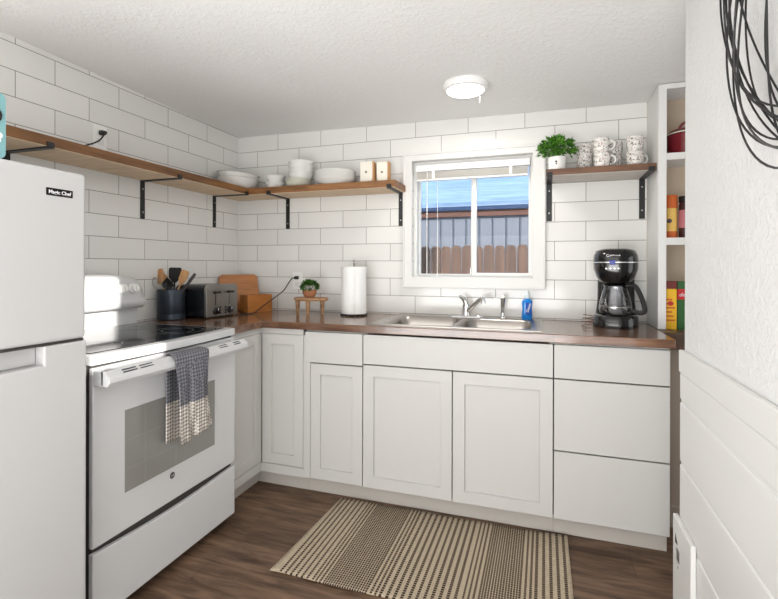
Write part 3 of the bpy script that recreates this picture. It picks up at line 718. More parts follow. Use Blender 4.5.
# plant riser and its plant
ps = thing('plant_riser', 'small three-legged round wooden riser on the counter under a plant', 'stand', (.700, -.235, .9145))
MB().lathe([(.0001, .088), (.105, .088), (.112, .094), (.112, .100), (.106, .106), (.0001, .106)], 40, sx=1.0, sy=.72).build('tabletop', M_stand, ps)
for lx, ly in ((-.075, -.03), (.008, -.055), (.062, .03)):
    MB().lathe([(.0085, 0), (.010, .02), (.013, .06), (.015, .089)], 14, cx=lx, cy=ly).build('leg', M_stand, ps)
p2 = thing('potted_plant', 'small green plant in a terracotta pot on the wooden riser', 'plant', (.690, -.235, 1.0207))
MB().lathe([(.026, 0), (.034, .008), (.043, .03), (.044, .045), (.040, .045), (.036, .036), (.0001, .034)], 28).build('pot', M_terra, p2)
bush(0, 0, .062, .052, .050, .042, 620, .017, .012).build('foliage', M_leaf2, p2, smooth=False)

# paper towel roll
pt = thing('paper_towel_roll', 'white paper towel roll on a black wire holder by the back wall', 'paper towels', (.957, -.17, .9145))
hb = MB(); hb.tube([(.080 * math.cos(2 * PI * k / 28), .080 * math.sin(2 * PI * k / 28), .004 + .003 * (k % 2)) for k in range(28)], .0035, 6, closed=True)
hb.cyl((0, 0, .002), (0, 0, .318), .003).box(-.08, .08, -.003, .003, .0015, .006).box(-.003, .003, -.08, .08, .0015, .006)
hb.build('holder', M_black, pt)
MB().lathe([(.018, .012), (.076, .012), (.076, .295), (.018, .295)], 44).build('paper_roll', M_paper, pt)
sheet = MB(); R_ = .0775
lo = []
for k in range(9):
    a_ = math.radians(-62 + 5 * k); r_ = R_ + .010 * (1 - k / 8); lo.append((r_ * math.cos(a_), r_ * math.sin(a_)))
sheet.loft([[(x, y, .013) for x, y in lo] + [(x * .99, y * .99, .013) for x, y in lo[::-1]], [(x, y, .294) for x, y in lo] + [(x * .99, y * .99, .294) for x, y in lo[::-1]]])
sheet.build('loose_sheet', M_paper, pt)
MB().lathe([(.0001, .322), (.006, .324), (.008, .330), (.005, .337), (.0001, .338)], 14).build('finial', M_steel, pt)

# ---- wooden bread box with leaning board
bx = thing('wooden_box', 'honey-brown wooden box in the counter corner beside the toaster', 'box', (.282, -.285, .9145), rotz=math.atan2(.9, .42))
MB().box(0, .175, 0, .10, 0, .012).box(0, .175, 0, .010, .012, .112).box(0, .175, .09, .10, .012, .112).box(0, .010, .010, .09, .012, .112).box(.165, .175, .010, .09, .012, .112).build('box_body', M_bread, bx, smooth=False, bevel=.002)
cbd = thing('cutting_board', 'honey-brown cutting board leaning in the corner behind the wooden box', 'cutting board', (.152, -.170, .9145), rotz=math.atan2(.20, .14))
tl = Matrix.Rotation(math.radians(-16), 4, 'X')
bd = MB().loft([[(x, y_, z) for x, z, y_ in rrect(-.130, .130, 0, .245, .03, 0)], [(x, y_, z) for x, z, y_ in rrect(-.130, .130, 0, .245, .03, .016)]], mtx=tl)
zmin = min(p[2] for p in bd.v); bd.v = [(x, y, z - zmin + .0002) for x, y, z in bd.v]
bd.build('board', M_bread, cbd, bevel=.002)

# ---- toaster
ux, uy = .472, .882
to = thing('toaster', 'four-slice toaster with a chrome control face and black side', 'toaster', (.265, -.645, .9145), rotz=math.radians(85))
# local x runs along the control face, local y runs back from it
TW, TD, TH = .25, .235, .192
def tprof(y0, y1, x0, x1, z0, z1, r=.03):
    pts = [(x0, z0), (x1, z0)]
    for k in range(7): a_ = PI / 2 * k / 6; pts.append((x1 - r + r * math.cos(a_), z1 - r + r * math.sin(a_)))
    for k in range(7): a_ = PI / 2 + PI / 2 * k / 6; pts.append((x0 + r + r * math.cos(a_), z1 - r + r * math.sin(a_)))
    return MB().prism(pts, y0, y1)
M_tblack = mat('toaster_black', (30, 32, 36), .25)
tprof(.018, TD, .002, TW - .002, .012, TH - .003).build('shell', M_tblack, to, angle=30)
tprof(0, .0175, 0, TW, .008, TH).build('control_face', M_steel, to, bevel=.002, angle=30)
sl = MB()
for k in range(4): sl.box(.030 + k * .051, .060 + k * .051, .045, TD - .04, TH - .004, TH - .0015)
sl.build('slot', M_blackgloss, to, smooth=False)
MB().box(.002 - .0015, .0018, .05, TD - .03, .048, .052).box(.0005, .0018, .05, TD - .03, .062, .066).build('side_vent', M_blackgloss, to, smooth=False)
for cx in (.070, .178):
    MB().box(cx - .0025, cx + .0025, -.0008, -.0001, .070, .155).build('lever_slot', M_blackgloss, to, smooth=False)
    MB().box(cx - .022, cx + .022, -.022, -.001, .140, .152).build('lever', M_black, to, smooth=False, bevel=.003)
    kb = MB().lathe([(.021, 0), (.021, .004), (.017, .006), (.016, .018), (.0001, .018)], 24, frame((cx + .003, -.0002, .040), (1, 0, 0), (0, 0, 1))).build('knob', M_blackgloss, to)
    MB().box(cx + .0015, cx + .0045, -.0195, -.0184, .042, .056).build('knob_pointer', M_whitetext, kb, smooth=False)
    bt_ = MB()
    for q in range(3): bt_.lathe([(.0055, 0), (.0055, .003), (.0001, .0032)], 12, frame((cx + (.034 if cx < .1 else -.031), -.0002, .026 + .016 * q), (1, 0, 0), (0, 0, 1)))
    bt_.build('button', M_blackgloss, to)
MB().box(.02, TW - .02, .02, TD - .02, 0, .0115).build('foot_base', M_black, to, smooth=False)

# ---- toaster cord to the outlet on the back wall
def outlet(name_label, c_, face):
    t = thing('power_outlet', name_label, 'outlet', c_)
    if face == 'y':
        MB().box(-.036, .036, -.006, -.0006, -.058, .058).build('cover_plate', M_plastic, t, smooth=False, bevel=.002)
        MB().box(-.017, .017, -.0085, -.0062, .008, .036).box(-.017, .017, -.0085, -.0062, -.036, -.008).build('socket', M_trim, t, smooth=False, bevel=.002)
    else:
        MB().box(.0006, .006, -.036, .036, -.058, .058).build('cover_plate', M_plastic, t, smooth=False, bevel=.002)
        MB().box(.0062, .0085, -.017, .017, .008, .036).box(.0062, .0085, -.017, .017, -.036, -.008).build('socket', M_trim, t, smooth=False, bevel=.002)
    return t
outlet('white outlet plate on the back wall behind the small plant', (.475, 0, 1.112), 'y')
outlet('white outlet plate above the left shelf near the fridge', (0, -1.085, 1.835), 'x')
def spline(pts, n=8):
    pts = [Vector(p) for p in pts]; out = []
    for i in range(len(pts) - 1):
        p0 = pts[max(i - 1, 0)]; p1 = pts[i]; p2_ = pts[i + 1]; p3 = pts[min(i + 2, len(pts) - 1)]
        for k in range(n):
            t = k / n; out.append(.5 * ((2 * p1) + (-p0 + p2_) * t + (2 * p0 - 5 * p1 + 4 * p2_ - p3) * t * t + (-p0 + 3 * p1 - 3 * p2_ + p3) * t ** 3))
    out.append(pts[-1]); return out
cd = to
cd_ = MB().tube(spline([(.300, -.44, .9185), (.318, -.39, .9185), (.338, -.335, .9185), (.345, -.295, .925), (.372, -.24, .965), (.398, -.17, 1.005), (.425, -.10, 1.05), (.440, -.06, 1.10), (.455, -.045, 1.128), (.473, -.030, 1.134)]), .0035, 8).build('power_cord', M_black, cd, world=True)
MB().loft([rrect(-.012, .012, -.010, .010, .004, 0), rrect(-.013, .013, -.011, .011, .005, .014), rrect(-.008, .008, -.007, .007, .004, .030)], mtx=frame((.475, -.0092, 1.134), (1, 0, 0), (0, 0, 1))).build('plug', M_black, to, world=True)
cd2 = thing('extension_cord', 'black power cord plugged in above the left shelf', 'cord', (.03, -1.2, 1.73))
MB().tube(spline([(.030, -1.085, 1.857), (.05, -1.10, 1.845), (.06, -1.14, 1.80), (.055, -1.20, 1.765), (.05, -1.26, 1.735), (.05, -1.36, 1.7162), (.04, -1.6, 1.7162)]), .0035, 8).build('cable', M_black, cd2, world=True)
MB().loft([rrect(-.012, .012, -.010, .010, .004, 0), rrect(-.013, .013, -.011, .011, .005, .014), rrect(-.008, .008, -.007, .007, .004, .030)], mtx=frame((.0092, -1.085, 1.857), (0, 1, 0), (0, 0, 1))).build('plug', M_black, cd2, world=True)

# ---- utensil crock
CX, CY = .083, -.712
ck = thing('utensil_crock', 'dark blue metallic crock holding utensils left of the toaster', 'crock', (CX, CY, .9145))
MB().lathe([(.070, 0), (.073, .004), (.073, .03), (.0715, .033), (.073, .036), (.073, .165), (.071, .168), (.068, .166), (.067, .010), (.0001, .008)], 48).build('crock_body', M_crock, ck)
RT = Vector((.948, .317, 0)); TC = Vector((.632, -.775, 0))    # across and towards the viewer's side
def utensil(name, label, cat, dx, dt, ztip, kind, m, hd=.0055, base=(0, 0)):
    b0 = Vector((0, 0, .020)) + RT * base[0] + TC * base[1]; tip = RT * dx + TC * dt + Vector((0, 0, ztip)); ax = (tip - b0).normalized(); L_ = (tip - b0).length
    s_ = (RT - ax * RT.dot(ax)).normalized(); n_ = ax.cross(s_)
    M_ = Matrix.Identity(4)
    for i in range(3): M_[i][0] = s_[i]; M_[i][1] = n_[i]; M_[i][2] = ax[i]; M_[i][3] = b0[i]
    t = thing(name, label, cat, (CX, CY, .9145), group='cooking utensils in the crock')
    if kind == 'handle':
        MB().lathe([(hd * .8, 0), (hd * .8, L_ * .5), (hd * 1.5, L_ * .62), (hd * 1.7, L_ * .97), (hd, L_)], 12, M_, sy=.6).build('grip', m, t)
        return t
    hl = {'turner': .085, 'spoon': .075, 'spatula': .085, 'whisk': .10, 'ladle': .07, 'slotted': .085}[kind]
    MB().lathe([(hd, 0), (hd, (L_ - hl) * .6), (hd * .8, L_ - hl + .01)], 10, M_).build('shaft', m, t)
    if kind in ('turner', 'spatula', 'slotted'):
        w0, w1 = (.018, .036) if kind == 'turner' else (.014, .023) if kind == 'spatula' else (.014, .026)
        th = .003; pr = []
        z0 = L_ - hl
        out = [(-w0 * .5, z0), (w0 * .5, z0), (w1 * .95, z0 + hl * .35), (w1, z0 + hl * .9), (w1 * .8, z0 + hl), (-w1 * .8, z0 + hl), (-w1, z0 + hl * .9), (-w1 * .95, z0 + hl * .35)]
        MB().prism(out, -th, th, 'Y', M_).build('blade', m, t, smooth=False, bevel=.0015)
    elif kind in ('spoon', 'ladle'):
        w = .024 if kind == 'spoon' else .032; z0 = L_ - hl; loops = []
        for k in range(11):
            f_ = k / 10; ww = max(.0005, w * math.sin(PI * (.06 + .94 * f_) ** .8) if f_ < 1 else .0005); zz_ = z0 + hl * f_
            d_ = .010 * math.sin(PI * f_); loops.append([(-ww, -.001, zz_), (-ww * .5, d_ * .8 - .001, zz_), (0, d_ - .001, zz_), (ww * .5, d_ * .8 - .001, zz_), (ww, -.001, zz_), (ww * .5, d_ * .8 + .002, zz_), (0, d_ + .002, zz_), (-ww * .5, d_ * .8 + .002, zz_)])
        MB().loft(loops, mtx=M_).build('bowl', m, t)
    else:
        wm = MB(); z0 = L_ - hl
        for k in range(5):
            a_ = PI * k / 5; pts = []
            for q in range(17):
                u = PI * q / 16 * 2 - PI; r_ = .026 * math.sin(u) ; zz_ = z0 + hl * (.5 + .5 * math.cos(u)) if False else z0 + hl * (1 - abs(u) / PI) ** .7
                pts.append(M_ @ Vector((r_ * math.cos(a_), r_ * math.sin(a_), zz_)))
            wm.tube(pts, .0009, 5)
        wm.build('wire', M_steel, t)
    return t
utensil('whisk', 'steel wire whisk leaning left in the crock', 'utensil', -.095, .025, .235, 'whisk', M_steel, base=(.03, 0))
utensil('wooden_spatula', 'pale wooden spatula leaning left out of the crock', 'utensil', -.085, -.02, .272, 'turner', M_spoon, base=(.02, 0))
utensil('wooden_spoon', 'wooden spoon crossing behind the black ladle in the crock', 'utensil', -.045, .03, .262, 'spoon', M_spoon, base=(.03, -.02))
utensil('ladle', 'black ladle near the middle of the crock', 'utensil', -.020, .035, .235, 'ladle', M_black, base=(0, .0))
utensil('turner', 'broad black turner standing upright in the crock', 'utensil', .022, -.015, .288, 'turner', M_black, base=(.01, .01))
utensil('wooden_spatula', 'narrow wooden spatula leaning right out of the crock', 'utensil', .082, -.01, .272, 'spatula', M_spoon, base=(-.02, .01))
utensil('dark_handled_utensil', 'utensil with a dark flat handle leaning far right', 'utensil', .135, .01, .255, 'handle', mat('dark_handle', (64, 56, 58), .5), base=(-.035, .02))

# ---- coffee maker
cm = thing('coffee_maker', 'black drip coffee maker with a glass carafe at the counter end', 'coffee maker', (2.395, -.20, .9145), rotz=-.15)
def sup(rx, ry, z, n=40, e=2.6, cy=0):
    return [(rx * math.copysign(abs(math.cos(2 * PI * k / n)) ** (2 / e), math.cos(2 * PI * k / n)), cy + ry * math.copysign(abs(math.sin(2 * PI * k / n)) ** (2 / e), math.sin(2 * PI * k / n)), z) for k in range(n)]
MB().loft([sup(.104, .120, 0, cy=.0), sup(.105, .121, .008), sup(.102, .119, .052), sup(.094, .112, .060)]).build('base', M_blackgloss, cm, angle=50)
MB().loft([sup(.096, .045, .05, cy=.07), sup(.088, .042, .12, cy=.075), sup(.086, .045, .235, cy=.072)]).build('column', M_blackgloss, cm, angle=50)
MB().loft([sup(.070, .10, .222), sup(.088, .108, .245), sup(.101, .116, .285), sup(.103, .118, .330), sup(.100, .115, .355), sup(.090, .104, .378), sup(.06, .07, .388), sup(.01, .01, .389)]).build('head', M_blackgloss, cm, angle=60)
MB().loft([sup(.1045, .1195, .318), sup(.1045, .1195, .322)], cap0=False, cap1=False).loft([sup(.1020, .117, .318), sup(.1020, .117, .322)], cap0=False, cap1=False).build('trim_band', mat('silver_band', (214, 214, 216), .3, metal=.6), cm)
MB().box(-.024, .002, -.1215, -.117, .308, .330).build('display', M_lcd, cm, smooth=False, bevel=.002)
text('lettering', 'Cuisinart', .017, M_whitetext, cm, frame((-.008, -.1145, .352), (1, 0, 0), (0, -.15, 1)), bold=.0003)
cbt = MB()
for q in range(4): cbt.lathe([(.004, 0), (.004, .003), (.0001, .003)], 10, frame((-.038 + .018 * q, -.1155, .290), (1, 0, 0), (0, 0, 1)))
cbt.build('button', M_steel, cm)
cf = MB().lathe([(.050, .0605), (.068, .066), (.076, .085), (.073, .12), (.060, .170), (.052, .195), (.055, .205)], 40, cy=-.028, cap1=False).build('carafe', M_carafe, cm)
MB().lathe([(.056, .204), (.058, .210), (.050, .218), (.0001, .219)], 32, cy=-.028).build('lid', M_blackgloss, cf)
MB().lathe([(.0745, .098), (.0748, .104)], 40, cy=-.028, cap0=False, cap1=False).lathe([(.0738, .098), (.0741, .104)], 40, cy=-.028, cap0=False, cap1=False).build('band', M_steel, cf)
MB().tube(spline([(.048, -.055, .205), (.085, -.068, .205), (.108, -.078, .165), (.124, -.082, .115), (.126, -.082, .085), (.105, -.074, .078), (.073, -.060, .084)], 6), .0115, 10).build('handle', M_black, cf)
pts = []
for k in range(40):
    a_ = 2 * PI * k / 16; pts.append((2.268 + .028 * math.cos(a_) + .0002 * k, -.15 + .03 * math.sin(a_), .9175 + .0011 * k))
MB().tube(pts, .0022, 6).build('power_cord', M_copper, cm, world=True)

# ================================================================== PANTRY
pn = thing('pantry_shelves', 'tall white open pantry shelving built up to the ceiling at right', 'shelving', (2.9, -.12, .9115))
zt = zc(2.6, -.12) - .006
MB().box(2.572, 2.590, -.243, -.002, .9145, zt).build('side_panel', M_trim, pn, world=True, smooth=False)
MB().box(2.5722, 2.606, -.262, -.2435, .9145, zt).box(2.606, 3.3, -.262, -.2435, 2.062, zt).build('face_frame', M_trim, pn, world=True, smooth=False, bevel=.001)
MB().box(2.5905, 3.3, -.006, -.002, .9145, 2.06).build('back_panel', M_beige, pn, world=True, smooth=False)
MB().box(3.282, 3.30, -.243, -.007, .9145, 2.06).build('side_panel', M_trim, pn, world=True, smooth=False)
for z0_, z1_ in ((1.318, 1.352), (1.724, 1.756)):
    MB().box(2.5905, 3.2815, -.243, -.007, z0_ + .010, z1_).box(2.6065, 3.2815, -.260, -.2435, z0_, z1_).build('shelf', M_trim, pn, world=True, smooth=False)
pz2, pz1, pz0 = 1.7565, 1.3525, .9115
rp = thing('dutch_oven', 'dark red enamel pot with lid and loop handle on the top pantry shelf', 'pot', (2.735, -.125, pz2))
MB().lathe([(.085, 0), (.094, .006), (.100, .105), (.097, .108), (.088, .106), (.084, .01), (.0001, .008)], 40).build('pot_body', M_red, rp)
lid = MB().lathe([(.102, .1085), (.103, .114), (.085, .132), (.03, .142), (.0001, .143)], 40).build('lid', M_red, rp)
MB().lathe([(.1035, .1085), (.1045, .1115), (.1035, .1145), (.099, .1115)], 40, cap0=False, cap1=False).build('lid_rim', M_creamglaze, lid)
MB().tube([(-.045 * math.cos(PI * k / 10), 0, .130 + .050 * math.sin(PI * k / 10)) for k in range(11)], .006, 8).build('lid_handle', M_red, lid)
sc_ = thing('snack_canister', 'yellow canister with orange lid on the middle pantry shelf', 'canister', (2.644, -.165, pz1))
MB().lathe([(.029, 0), (.030, .003), (.030, .145), (.029, .148)], 32).build('canister_body', M_yellowlabel, sc_)
MB().lathe([(.031, .1485), (.0315, .152), (.0315, .208), (.029, .212), (.0001, .212)], 32).build('lid', M_orange, sc_)
MB().lathe([(.0304, .0), (.0306, .012), (.0306, .03), (.0304, .035)], 32, cap0=False, cap1=False).build('label_band', M_orange, sc_)
MB().lathe([(.0001, 0), (.011, 0), (.011, .001), (.0001, .001)], 16, frame((-.010, -.0292, .085), (1, -.3, 0), (0, 0, 1))).build('emblem', M_spice, sc_)
sj = thing('spice_jar', 'dark spice jar with a pink label next to the yellow canister', 'jar', (2.712, -.17, pz1))
MB().lathe([(.031, 0), (.032, .004), (.032, .165), (.028, .175)], 28).build('jar_body', M_spice, sj)
MB().lathe([(.0325, .05), (.0327, .052), (.0327, .135), (.0325, .137)], 28, cap0=False, cap1=False).build('label_band', M_pink, sj)
MB().lathe([(.030, .1755), (.0325, .178), (.0325, .205), (.0001, .206)], 28).build('lid', M_black, sj)
yb = thing('food_box', 'yellow carton with a dark red top on the pantry ledge', 'box', (2.634, -.20, pz0), rotz=-.05)
MB().box(-.026, .026, -.025, .025, 0.0005, .195).build('carton', M_yellow, yb, smooth=False, bevel=.001)
MB().box(-.0262, .0262, -.0252, .0252, .1955, .232).build('carton_top', M_maroon, yb, smooth=False, bevel=.001)
lb = MB()
for q in range(6): lb.box(-.019, .019 - .006 * (q % 3), -.0260, -.0252, .04 + q * .02, .048 + q * .02)
lb.build('label_lines', M_orange, yb, smooth=False)
MB().lathe([(.0001, 0), (.012, 0), (.012, .001), (.0001, .001)], 16, frame((0, -.0262, .125), (1, 0, 0), (0, 0, 1))).build('emblem', M_redcard, yb)
gb = thing('food_box', 'green carton with a red band beside the yellow carton', 'box', (2.702, -.20, pz0), rotz=-.05)
MB().box(-.038, .038, -.025, .025, .0005, .232).build('carton', M_green, gb, smooth=False, bevel=.001)
MB().box(-.0386, .0386, -.0256, .0256, .145, .195).build('label_band', M_redcard, gb, smooth=False)
text('lettering', 'deli', .026, M_whitetext, gb, frame((-.015, -.0260, .168), (1, 0, 0), (0, 0, 1)), shear=.3)

# ================================================================== STOVE
RY0, RY1 = -1.662, -.921
st = thing('electric_stove', 'white electric stove with glass cooktop between fridge and cabinets', 'stove', (.34, -1.30, 0))
MB().box(.022, .628, RY0 + .006, RY1 - .004, .03, .884).build('body', M_white, st, world=True, smooth=False)
MB().box(.628, .648, RY0 + .012, RY1 - .012, .035, .884).build('front_gap', M_gap, st, world=True, smooth=False)
bow = []
for k in range(21):
    f_ = k / 20; y_ = RY0 + (RY1 - RY0) * f_; bow.append((.662 + .022 * math.sin(PI * f_), y_))
MB().prism([(.024, RY0)] + bow + [(.024, RY1)], .8855, .9185, 'Z').build('cooktop_rim', M_white, st, world=True, bevel=.004, angle=50)
gp = [(.125, RY0 + .03)] + [(.622 + .018 * math.sin(PI * k / 20), RY0 + .03 + (RY1 - RY0 - .06) * k / 20) for k in range(21)] + [(.125, RY1 - .03)]
MB().prism(gp, .9187, .9215, 'Z').build('cooktop_glass', M_glasstop, st, world=True)
M_burner = mat('burner_print', (120, 122, 122), .3)
for (x, y, r) in ((.25, -1.50, .10), (.25, -1.10, .075), (.49, -1.50, .085), (.49, -1.10, .11)):
    for rr in (r, r * .62): MB().lathe([(rr, .9216), (rr, .9219), (rr - .0025, .9219), (rr - .0025, .9216)], 48, cx=x, cy=y, cap0=False, cap1=False).build('burner_ring', M_burner, st, world=True)
# back guard: lower riser and arched console
MB().box(.024, .088, RY0 + .008, RY1 - .020, .9190, 1.012).build('riser', M_white, st, world=True, smooth=False, bevel=.004)
loops = []
for k in range(25):
    f_ = k / 24; y_ = RY0 + .004 + (RY1 - RY0 - .018) * f_; e_ = abs(2 * f_ - 1); zt_ = 1.180 - .034 * e_ ** 2.2 - .034 * max(0, (e_ - .9) / .1) ** 2
    x1_ = .140 - .006 * e_ ** 6
    loops.append([(.026, y_, 1.0125), (x1_ - .020, y_, 1.002), (x1_, y_, 1.018), (x1_ - .002, y_, 1.040), (.116, y_, zt_ - .026), (.103, y_, zt_ - .007), (.082, y_, zt_), (.026, y_, zt_)])
MB().loft(loops).build('console', M_white, st, world=True, angle=70)
def kface(y, z):  # point on the console face
    return Vector((.1385 - (z - 1.040) / .095 * .0225, y, z))
for y_ in (-1.070, -1.005, -1.545, -1.605):
    p = kface(y_, 1.098); nx = Vector((.96, 0, .28))
    m_ = frame(p, (0, 1, 0), (-.28, 0, .96))
    kn = MB().lathe([(.026, .0005), (.025, .007), (.020, .010), (.019, .024), (.0001, .025)], 28, m_).build('knob', M_plastic, st, world=True)
    MB().box(-.0035, .0035, -.016, .016, .0252, .032, m_).build('knob_grip', M_plastic, kn, world=True, smooth=False, bevel=.001)
m_ = frame(kface(-1.30, 1.10), (0, 1, 0), (-.28, 0, .96))
MB().box(-.10, .10, -.028, .028, .0003, .002, m_).build('control_display', mat('display_grey', (226, 227, 228), .2), st, world=True, smooth=False)
# oven door
dr = MB().box(.6485, .668, RY0 + .004, RY1 - .006, .288, .878).build('oven_door', M_white, st, world=True, smooth=False, bevel=.005, seg=3)
MB().box(.6682, .6695, -1.537, -1.072, .420, .708).build('oven_window', M_ovenglass, dr, world=True, smooth=False)
wl = MB()
for yy in (-1.45, -1.30): wl.box(.66955, .66965, yy - .0015, yy + .0015, .425, .703)
for z_ in (.50, .60): wl.box(.66955, .66965, -1.533, -1.076, z_ - .0012, z_ + .0012)
wl.build('rack_lines', mat('rack_line', (148, 146, 142), .2), dr, world=True, smooth=False)
# handle bar, stands off the door at both ends
hp = lambda dx: [(.700 + dx, .872), (.716 + dx, .872), (.738 + dx, .852), (.740 + dx, .836), (.728 + dx, .822), (.703 + dx, .824)]
loops = []
for k in range(21):
    f_ = k / 20; y_ = RY0 + .004 + (RY1 - RY0 - .010) * f_; dx = .006 * math.sin(PI * f_) 
    loops.append([(x, y_, z) for x, z in hp(dx)])
hd = MB().loft(loops)
hd.box(.6685, .712, RY0 + .004, RY0 + .05, .822, .872).box(.6685, .712, RY1 - .052, RY1 - .006, .822, .872)
hd.build('door_handle', M_white, dr, world=True, bevel=.002, angle=40)
for (ya, yb_) in ((-1.60, -1.545), (-1.530, -1.475), (-1.43, -1.375), (-1.19, -1.135), (-1.12, -1.065), (-1.02, -.975)):
    vm = MB()
    for q in (0, 1):
        mm = frame((.7185 + .0055, (ya + yb_) / 2, .8665 - .006), (0, 1, 0), (-.74, 0, .67)); h = (yb_ - ya) / 2
        vm.box(-h, h, -.009 + q * .010, -.005 + q * .010, .0018, .0062, mm)
    vm.build('vent_slot', M_black, dr, world=True, smooth=False)
ge = MB().lathe([(.0001, .0), (.0125, 0), (.0125, .001), (.0001, .0015)], 24, frame((.6681, -1.318, .388), (0, 1, 0), (0, 0, 1))).build('badge', mat('badge_grey', (92, 92, 94), .3, metal=.6), dr, world=True)
tt = text('badge_lettering', 'GE', .013, mat('badge_silver', (180, 180, 182), .3), ge, frame(Vector((.6697, -1.318, .388)) - parent_loc(st), (0, 1, 0), (0, 0, 1)), depth=.0002)
# storage drawer with a bowed top edge
out = [(RY0 + .004, .045), (RY1 - .006, .045), (RY1 - .006, .272)]
for k in range(1, 20): f_ = k / 20; out.append((RY1 - .006 + (RY0 - RY1 + .010) * f_, .272 - .018 * math.sin(PI * f_)))
out.append((RY0 + .004, .272))
MB().prism(out, .6485, .668, 'X').build('storage_drawer', M_white, st, world=True, bevel=.004, angle=40)
MB().box(.05, .60, RY0 + .03, RY1 - .03, .001, .03).build('plinth', M_gap, st, world=True, smooth=False)

# towel over the handle
tw = MB(); NU, NV = 26, 44
def towel_pt(u, v):
    """u across 0..1 (towards the back wall), v along: 0 rear hem, .5 on the bar, 1 front hem"""
    if v < .44:
        s_ = v / .44; z = .535 + (.872 - .535) * s_; x = .686; y0 = -1.372; w = .150
        x += .004 * math.sin(u * 9 + 1)
    elif v < .54:
        a_ = PI * (v - .44) / .10; x = .7125 - .0265 * math.cos(a_) * (1 + 0.0) + .003; z = .873 + .005 * math.sin(a_); y0 = -1.372 - .02 * (v - .44) / .10; w = .150 + .035 * (v - .44) / .10
        x = max(.686, x)
    else:
        s_ = (v - .54) / .46; z = .872 - (.335 - .022 * u) * s_; x = .7485 + .004 * s_; y0 = -1.392; w = .185
        x += (.0065 * math.sin(u * 11 + .6) + .004 * math.sin(u * 23 + 2)) * min(1, s_ * 2.2) + .010 * min(1, s_ * 3)
        y0 += .012 * s_; w -= .02 * math.sin(PI * s_)
    return (x, y0 + w * u, z)
vs = [towel_pt(i / NU, j / NV) for j in range(NV + 1) for i in range(NU + 1)]
fs = [(j * (NU + 1) + i, j * (NU + 1) + i + 1, (j + 1) * (NU + 1) + i + 1, (j + 1) * (NU + 1) + i) for j in range(NV) for i in range(NU)]
to_ = tw.add(vs, fs).build('dish_towel', M_towel, angle=180)
sm = to_.modifiers.new('thickness', 'SOLIDIFY'); sm.thickness = .004; sm.offset = 0
tag(to_, 'grey waffle-weave dish towel with pale lower band over the oven handle', 'towel')

# ================================================================== FRIDGE
FR1, FR0, FX = -1.722, -2.335, .720
fr = thing('refrigerator', 'white top-freezer refrigerator at the left edge', 'refrigerator', (.36, -2.03, 0))
MB().box(.03, FX - .062, FR0, FR1, .02, 1.488).build('body', M_fridge, fr, world=True, smooth=False, bevel=.006)
fd = MB().box(FX - .058, FX, FR0, FR1, .992, 1.492).build('freezer_door', M_fridge, fr, world=True, smooth=False, bevel=.012, seg=4)
HY = -1.848
pr = MB().box(FX - .058, FX, FR0, FR1, .045, .930).box(FX - .058, FX, HY, FR1, .930, .984).box(FX - .058, FX - .030, FR0, HY, .930, .984)
pr = MB().add(*(lambda g_: (g_.v, g_.f))(grid_slab([FR0, HY, FR1], [.045, .930, .984], lambda i, j: not (i == 0 and j == 1), FX - .058, FX)))
pr.v = [(z, x, y) for x, y, z in pr.v]
pr.box(FX - .058, FX - .034, FR0 + .006, HY - .0005, .9305, .984)
pr.build('lower_door', M_fridge, fr, world=True, smooth=False, bevel=.004, seg=2)
MB().box(FX - .03, FX - .006, FR0, HY, .9845, .991).box(FX - .05, FX - .008, HY, FR1 - .004, .985, .9915).build('door_gasket', M_gap, fr, world=True, smooth=False)
MB().box(.06, FX - .08, FR0 + .03, FR1 - .03, .001, .02).build('foot_plinth', M_black, fr, world=True, smooth=False)
bdg = MB().box(FX + .0001, FX + .0018, -1.846, -1.768, 1.413, 1.435).build('badge', M_blackgloss, fd, world=True, smooth=False, bevel=.001)
text('badge_lettering', 'Magic Chef', .0145, M_whitetext, bdg, frame(Vector((FX + .002, -1.807, 1.4235)) - parent_loc(fr), (0, 1, 0), (0, 0, 1)), depth=.0003, bold=.0003)

# teal carton on the fridge
tb = thing('gift_card_holder', 'teal rounded card standing on top of the fridge at the left edge', 'card', (.680, -2.0, 1.4925))
MB().loft([[(x_, y, z) for y, z, x_ in rrect(-.085, .062, 0, .175, .018, -.012)], [(x_, y, z) for y, z, x_ in rrect(-.085, .062, 0, .175, .018, .022)]]).build('card_body', M_teal, tb)
MB().lathe([(.0001, 0), (.020, 0), (.020, .004), (.012, .007), (.0001, .008)], 28, frame((.0225, .031, .112), (0, 1, 0), (0, 0, 1))).build('button', M_blackgloss, tb)
fl = MB()
for k in range(5):
    a_ = 2 * PI * k / 5 + .3; fl.lathe([(.0001, 0), (.008, 0), (.008, .0008), (.0001, .0008)], 14, frame((.0225, .036 + .011 * math.cos(a_), .058 + .011 * math.sin(a_)), (0, 1, 0), (0, 0, 1)))
fl.build('flower_print', M_whitetext, tb)

# ================================================================== RUG
rg = MB(); NX, NY = 60, 30
vs = []; 
for j in range(NY + 1):
    for i in range(NX + 1):
        u, v = i / NX, j / NY; x = RUG_W * u; y = -.615 * v
        x += .012 * (v) * (u - .5) - .022 * v * (1 - u) ; y += .006 * math.sin(u * 17) * (v > .9) + .010 * (u - .5) - (.012 if 0 < 0 else 0)
        z = .0075 + .0025 * math.sin(u * 21 + v * 2) * (abs(v - .5) * 2) ** 3 + .002 * math.sin(u * 7)
        vs.append((x, y, max(.006, z)))
fs = [(j * (NX + 1) + i, j * (NX + 1) + i + 1, (j + 1) * (NX + 1) + i + 1, (j + 1) * (NX + 1) + i) for j in range(NY) for i in range(NX)]
ro = rg.add(vs, fs).build('woven_rug', M_rug, angle=180); ro.location = (1.055, -.566, 0.001)
sm = ro.modifiers.new('thickness', 'SOLIDIFY'); sm.thickness = .005; sm.offset = -1
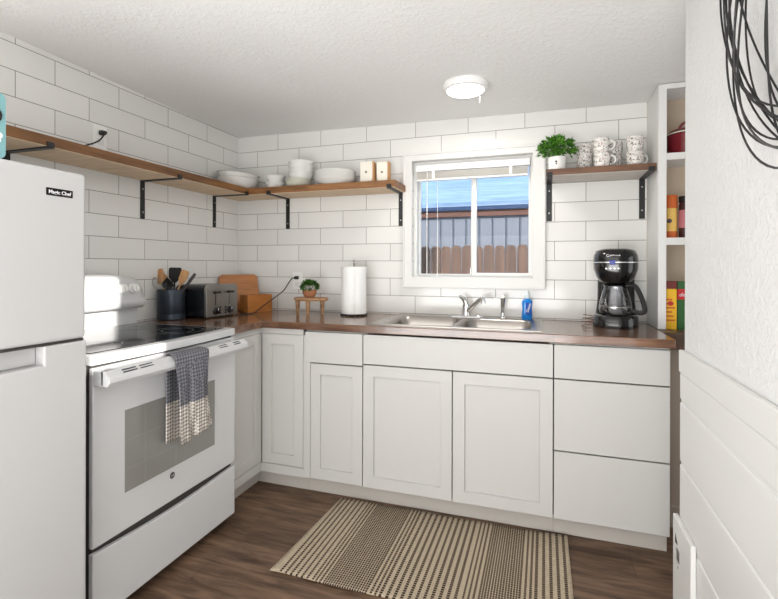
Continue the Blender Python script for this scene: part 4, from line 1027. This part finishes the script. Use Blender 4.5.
tag(ro, 'beige and brown striped woven rug on the floor before the sink', 'rug')

# ================================================================== RIGHT WALL DETAILS
wr = thing('wire_wall_wreath', 'black tangled wire wreath hanging on the right wall', 'wall decor', (2.497, -1.935, 1.715))
random.seed(11)
for k in range(7):
    rr_ = .335 + random.uniform(-.055, .015); ph = random.uniform(0, 2 * PI); oy, oz = random.uniform(-.02, .02), random.uniform(-.02, .02); amp = random.uniform(.02, .05); ec = random.uniform(.93, 1.05)
    pts = []
    for q in range(72):
        a_ = 2 * PI * q / 72; r_ = rr_ * (1 + amp * math.sin(2 * a_ + ph) + .02 * math.sin(3 * a_ + 2 * ph))
        pts.append((-.050 + .035 * math.sin((1 + k % 2) * a_ + ph), oy + r_ * math.cos(a_) * ec, oz + r_ * math.sin(a_)))
    MB().tube(pts, .0021, 6, closed=True).build('wire_ring', M_black, wr)
for k in range(6):
    A_ = .335 + random.uniform(-.01, .02); B_ = A_ * random.uniform(.62, .86); ro_ = random.uniform(0, PI); pts = []
    for q in range(72):
        a_ = 2 * PI * q / 72; u_, v_ = A_ * math.cos(a_), B_ * math.sin(a_) * (1 + .06 * math.sin(3 * a_ + k))
        pts.append((-.055 + .030 * math.sin(a_ + k), u_ * math.cos(ro_) - v_ * math.sin(ro_), u_ * math.sin(ro_) + v_ * math.cos(ro_)))
    MB().tube(pts, .0021, 6, closed=True).build('wire_ring', M_black, wr)
MB().cyl((.0, 0, .322), (-.05, 0, .322), .004).build('hanger', M_black, wr)

gl = thing('strike_block', 'small white wooden block with a metal strike plate at the partition end', 'bracket', (2.47, -1.05, 0))
MB().box(2.470, 2.4855, -1.185, -.985, .0005, .382).build('block', M_trim, gl, world=True, smooth=False, bevel=.003)
MB().box(2.4688, 2.4698, -1.065, -1.035, .255, .292).build('strike_plate', M_steel, gl, world=True, smooth=False)
MB().prism([(-1.015, .300), (-1.045, .305), (-1.018, .332)], 2.4692, 2.4699, 'X').build('latch_hole', M_gap, gl, world=True, smooth=False)
MB().cyl((2.4699, -1.05, .235), (2.4688, -1.05, .235), .004, seg=12).build('screw', M_steel, gl, world=True)
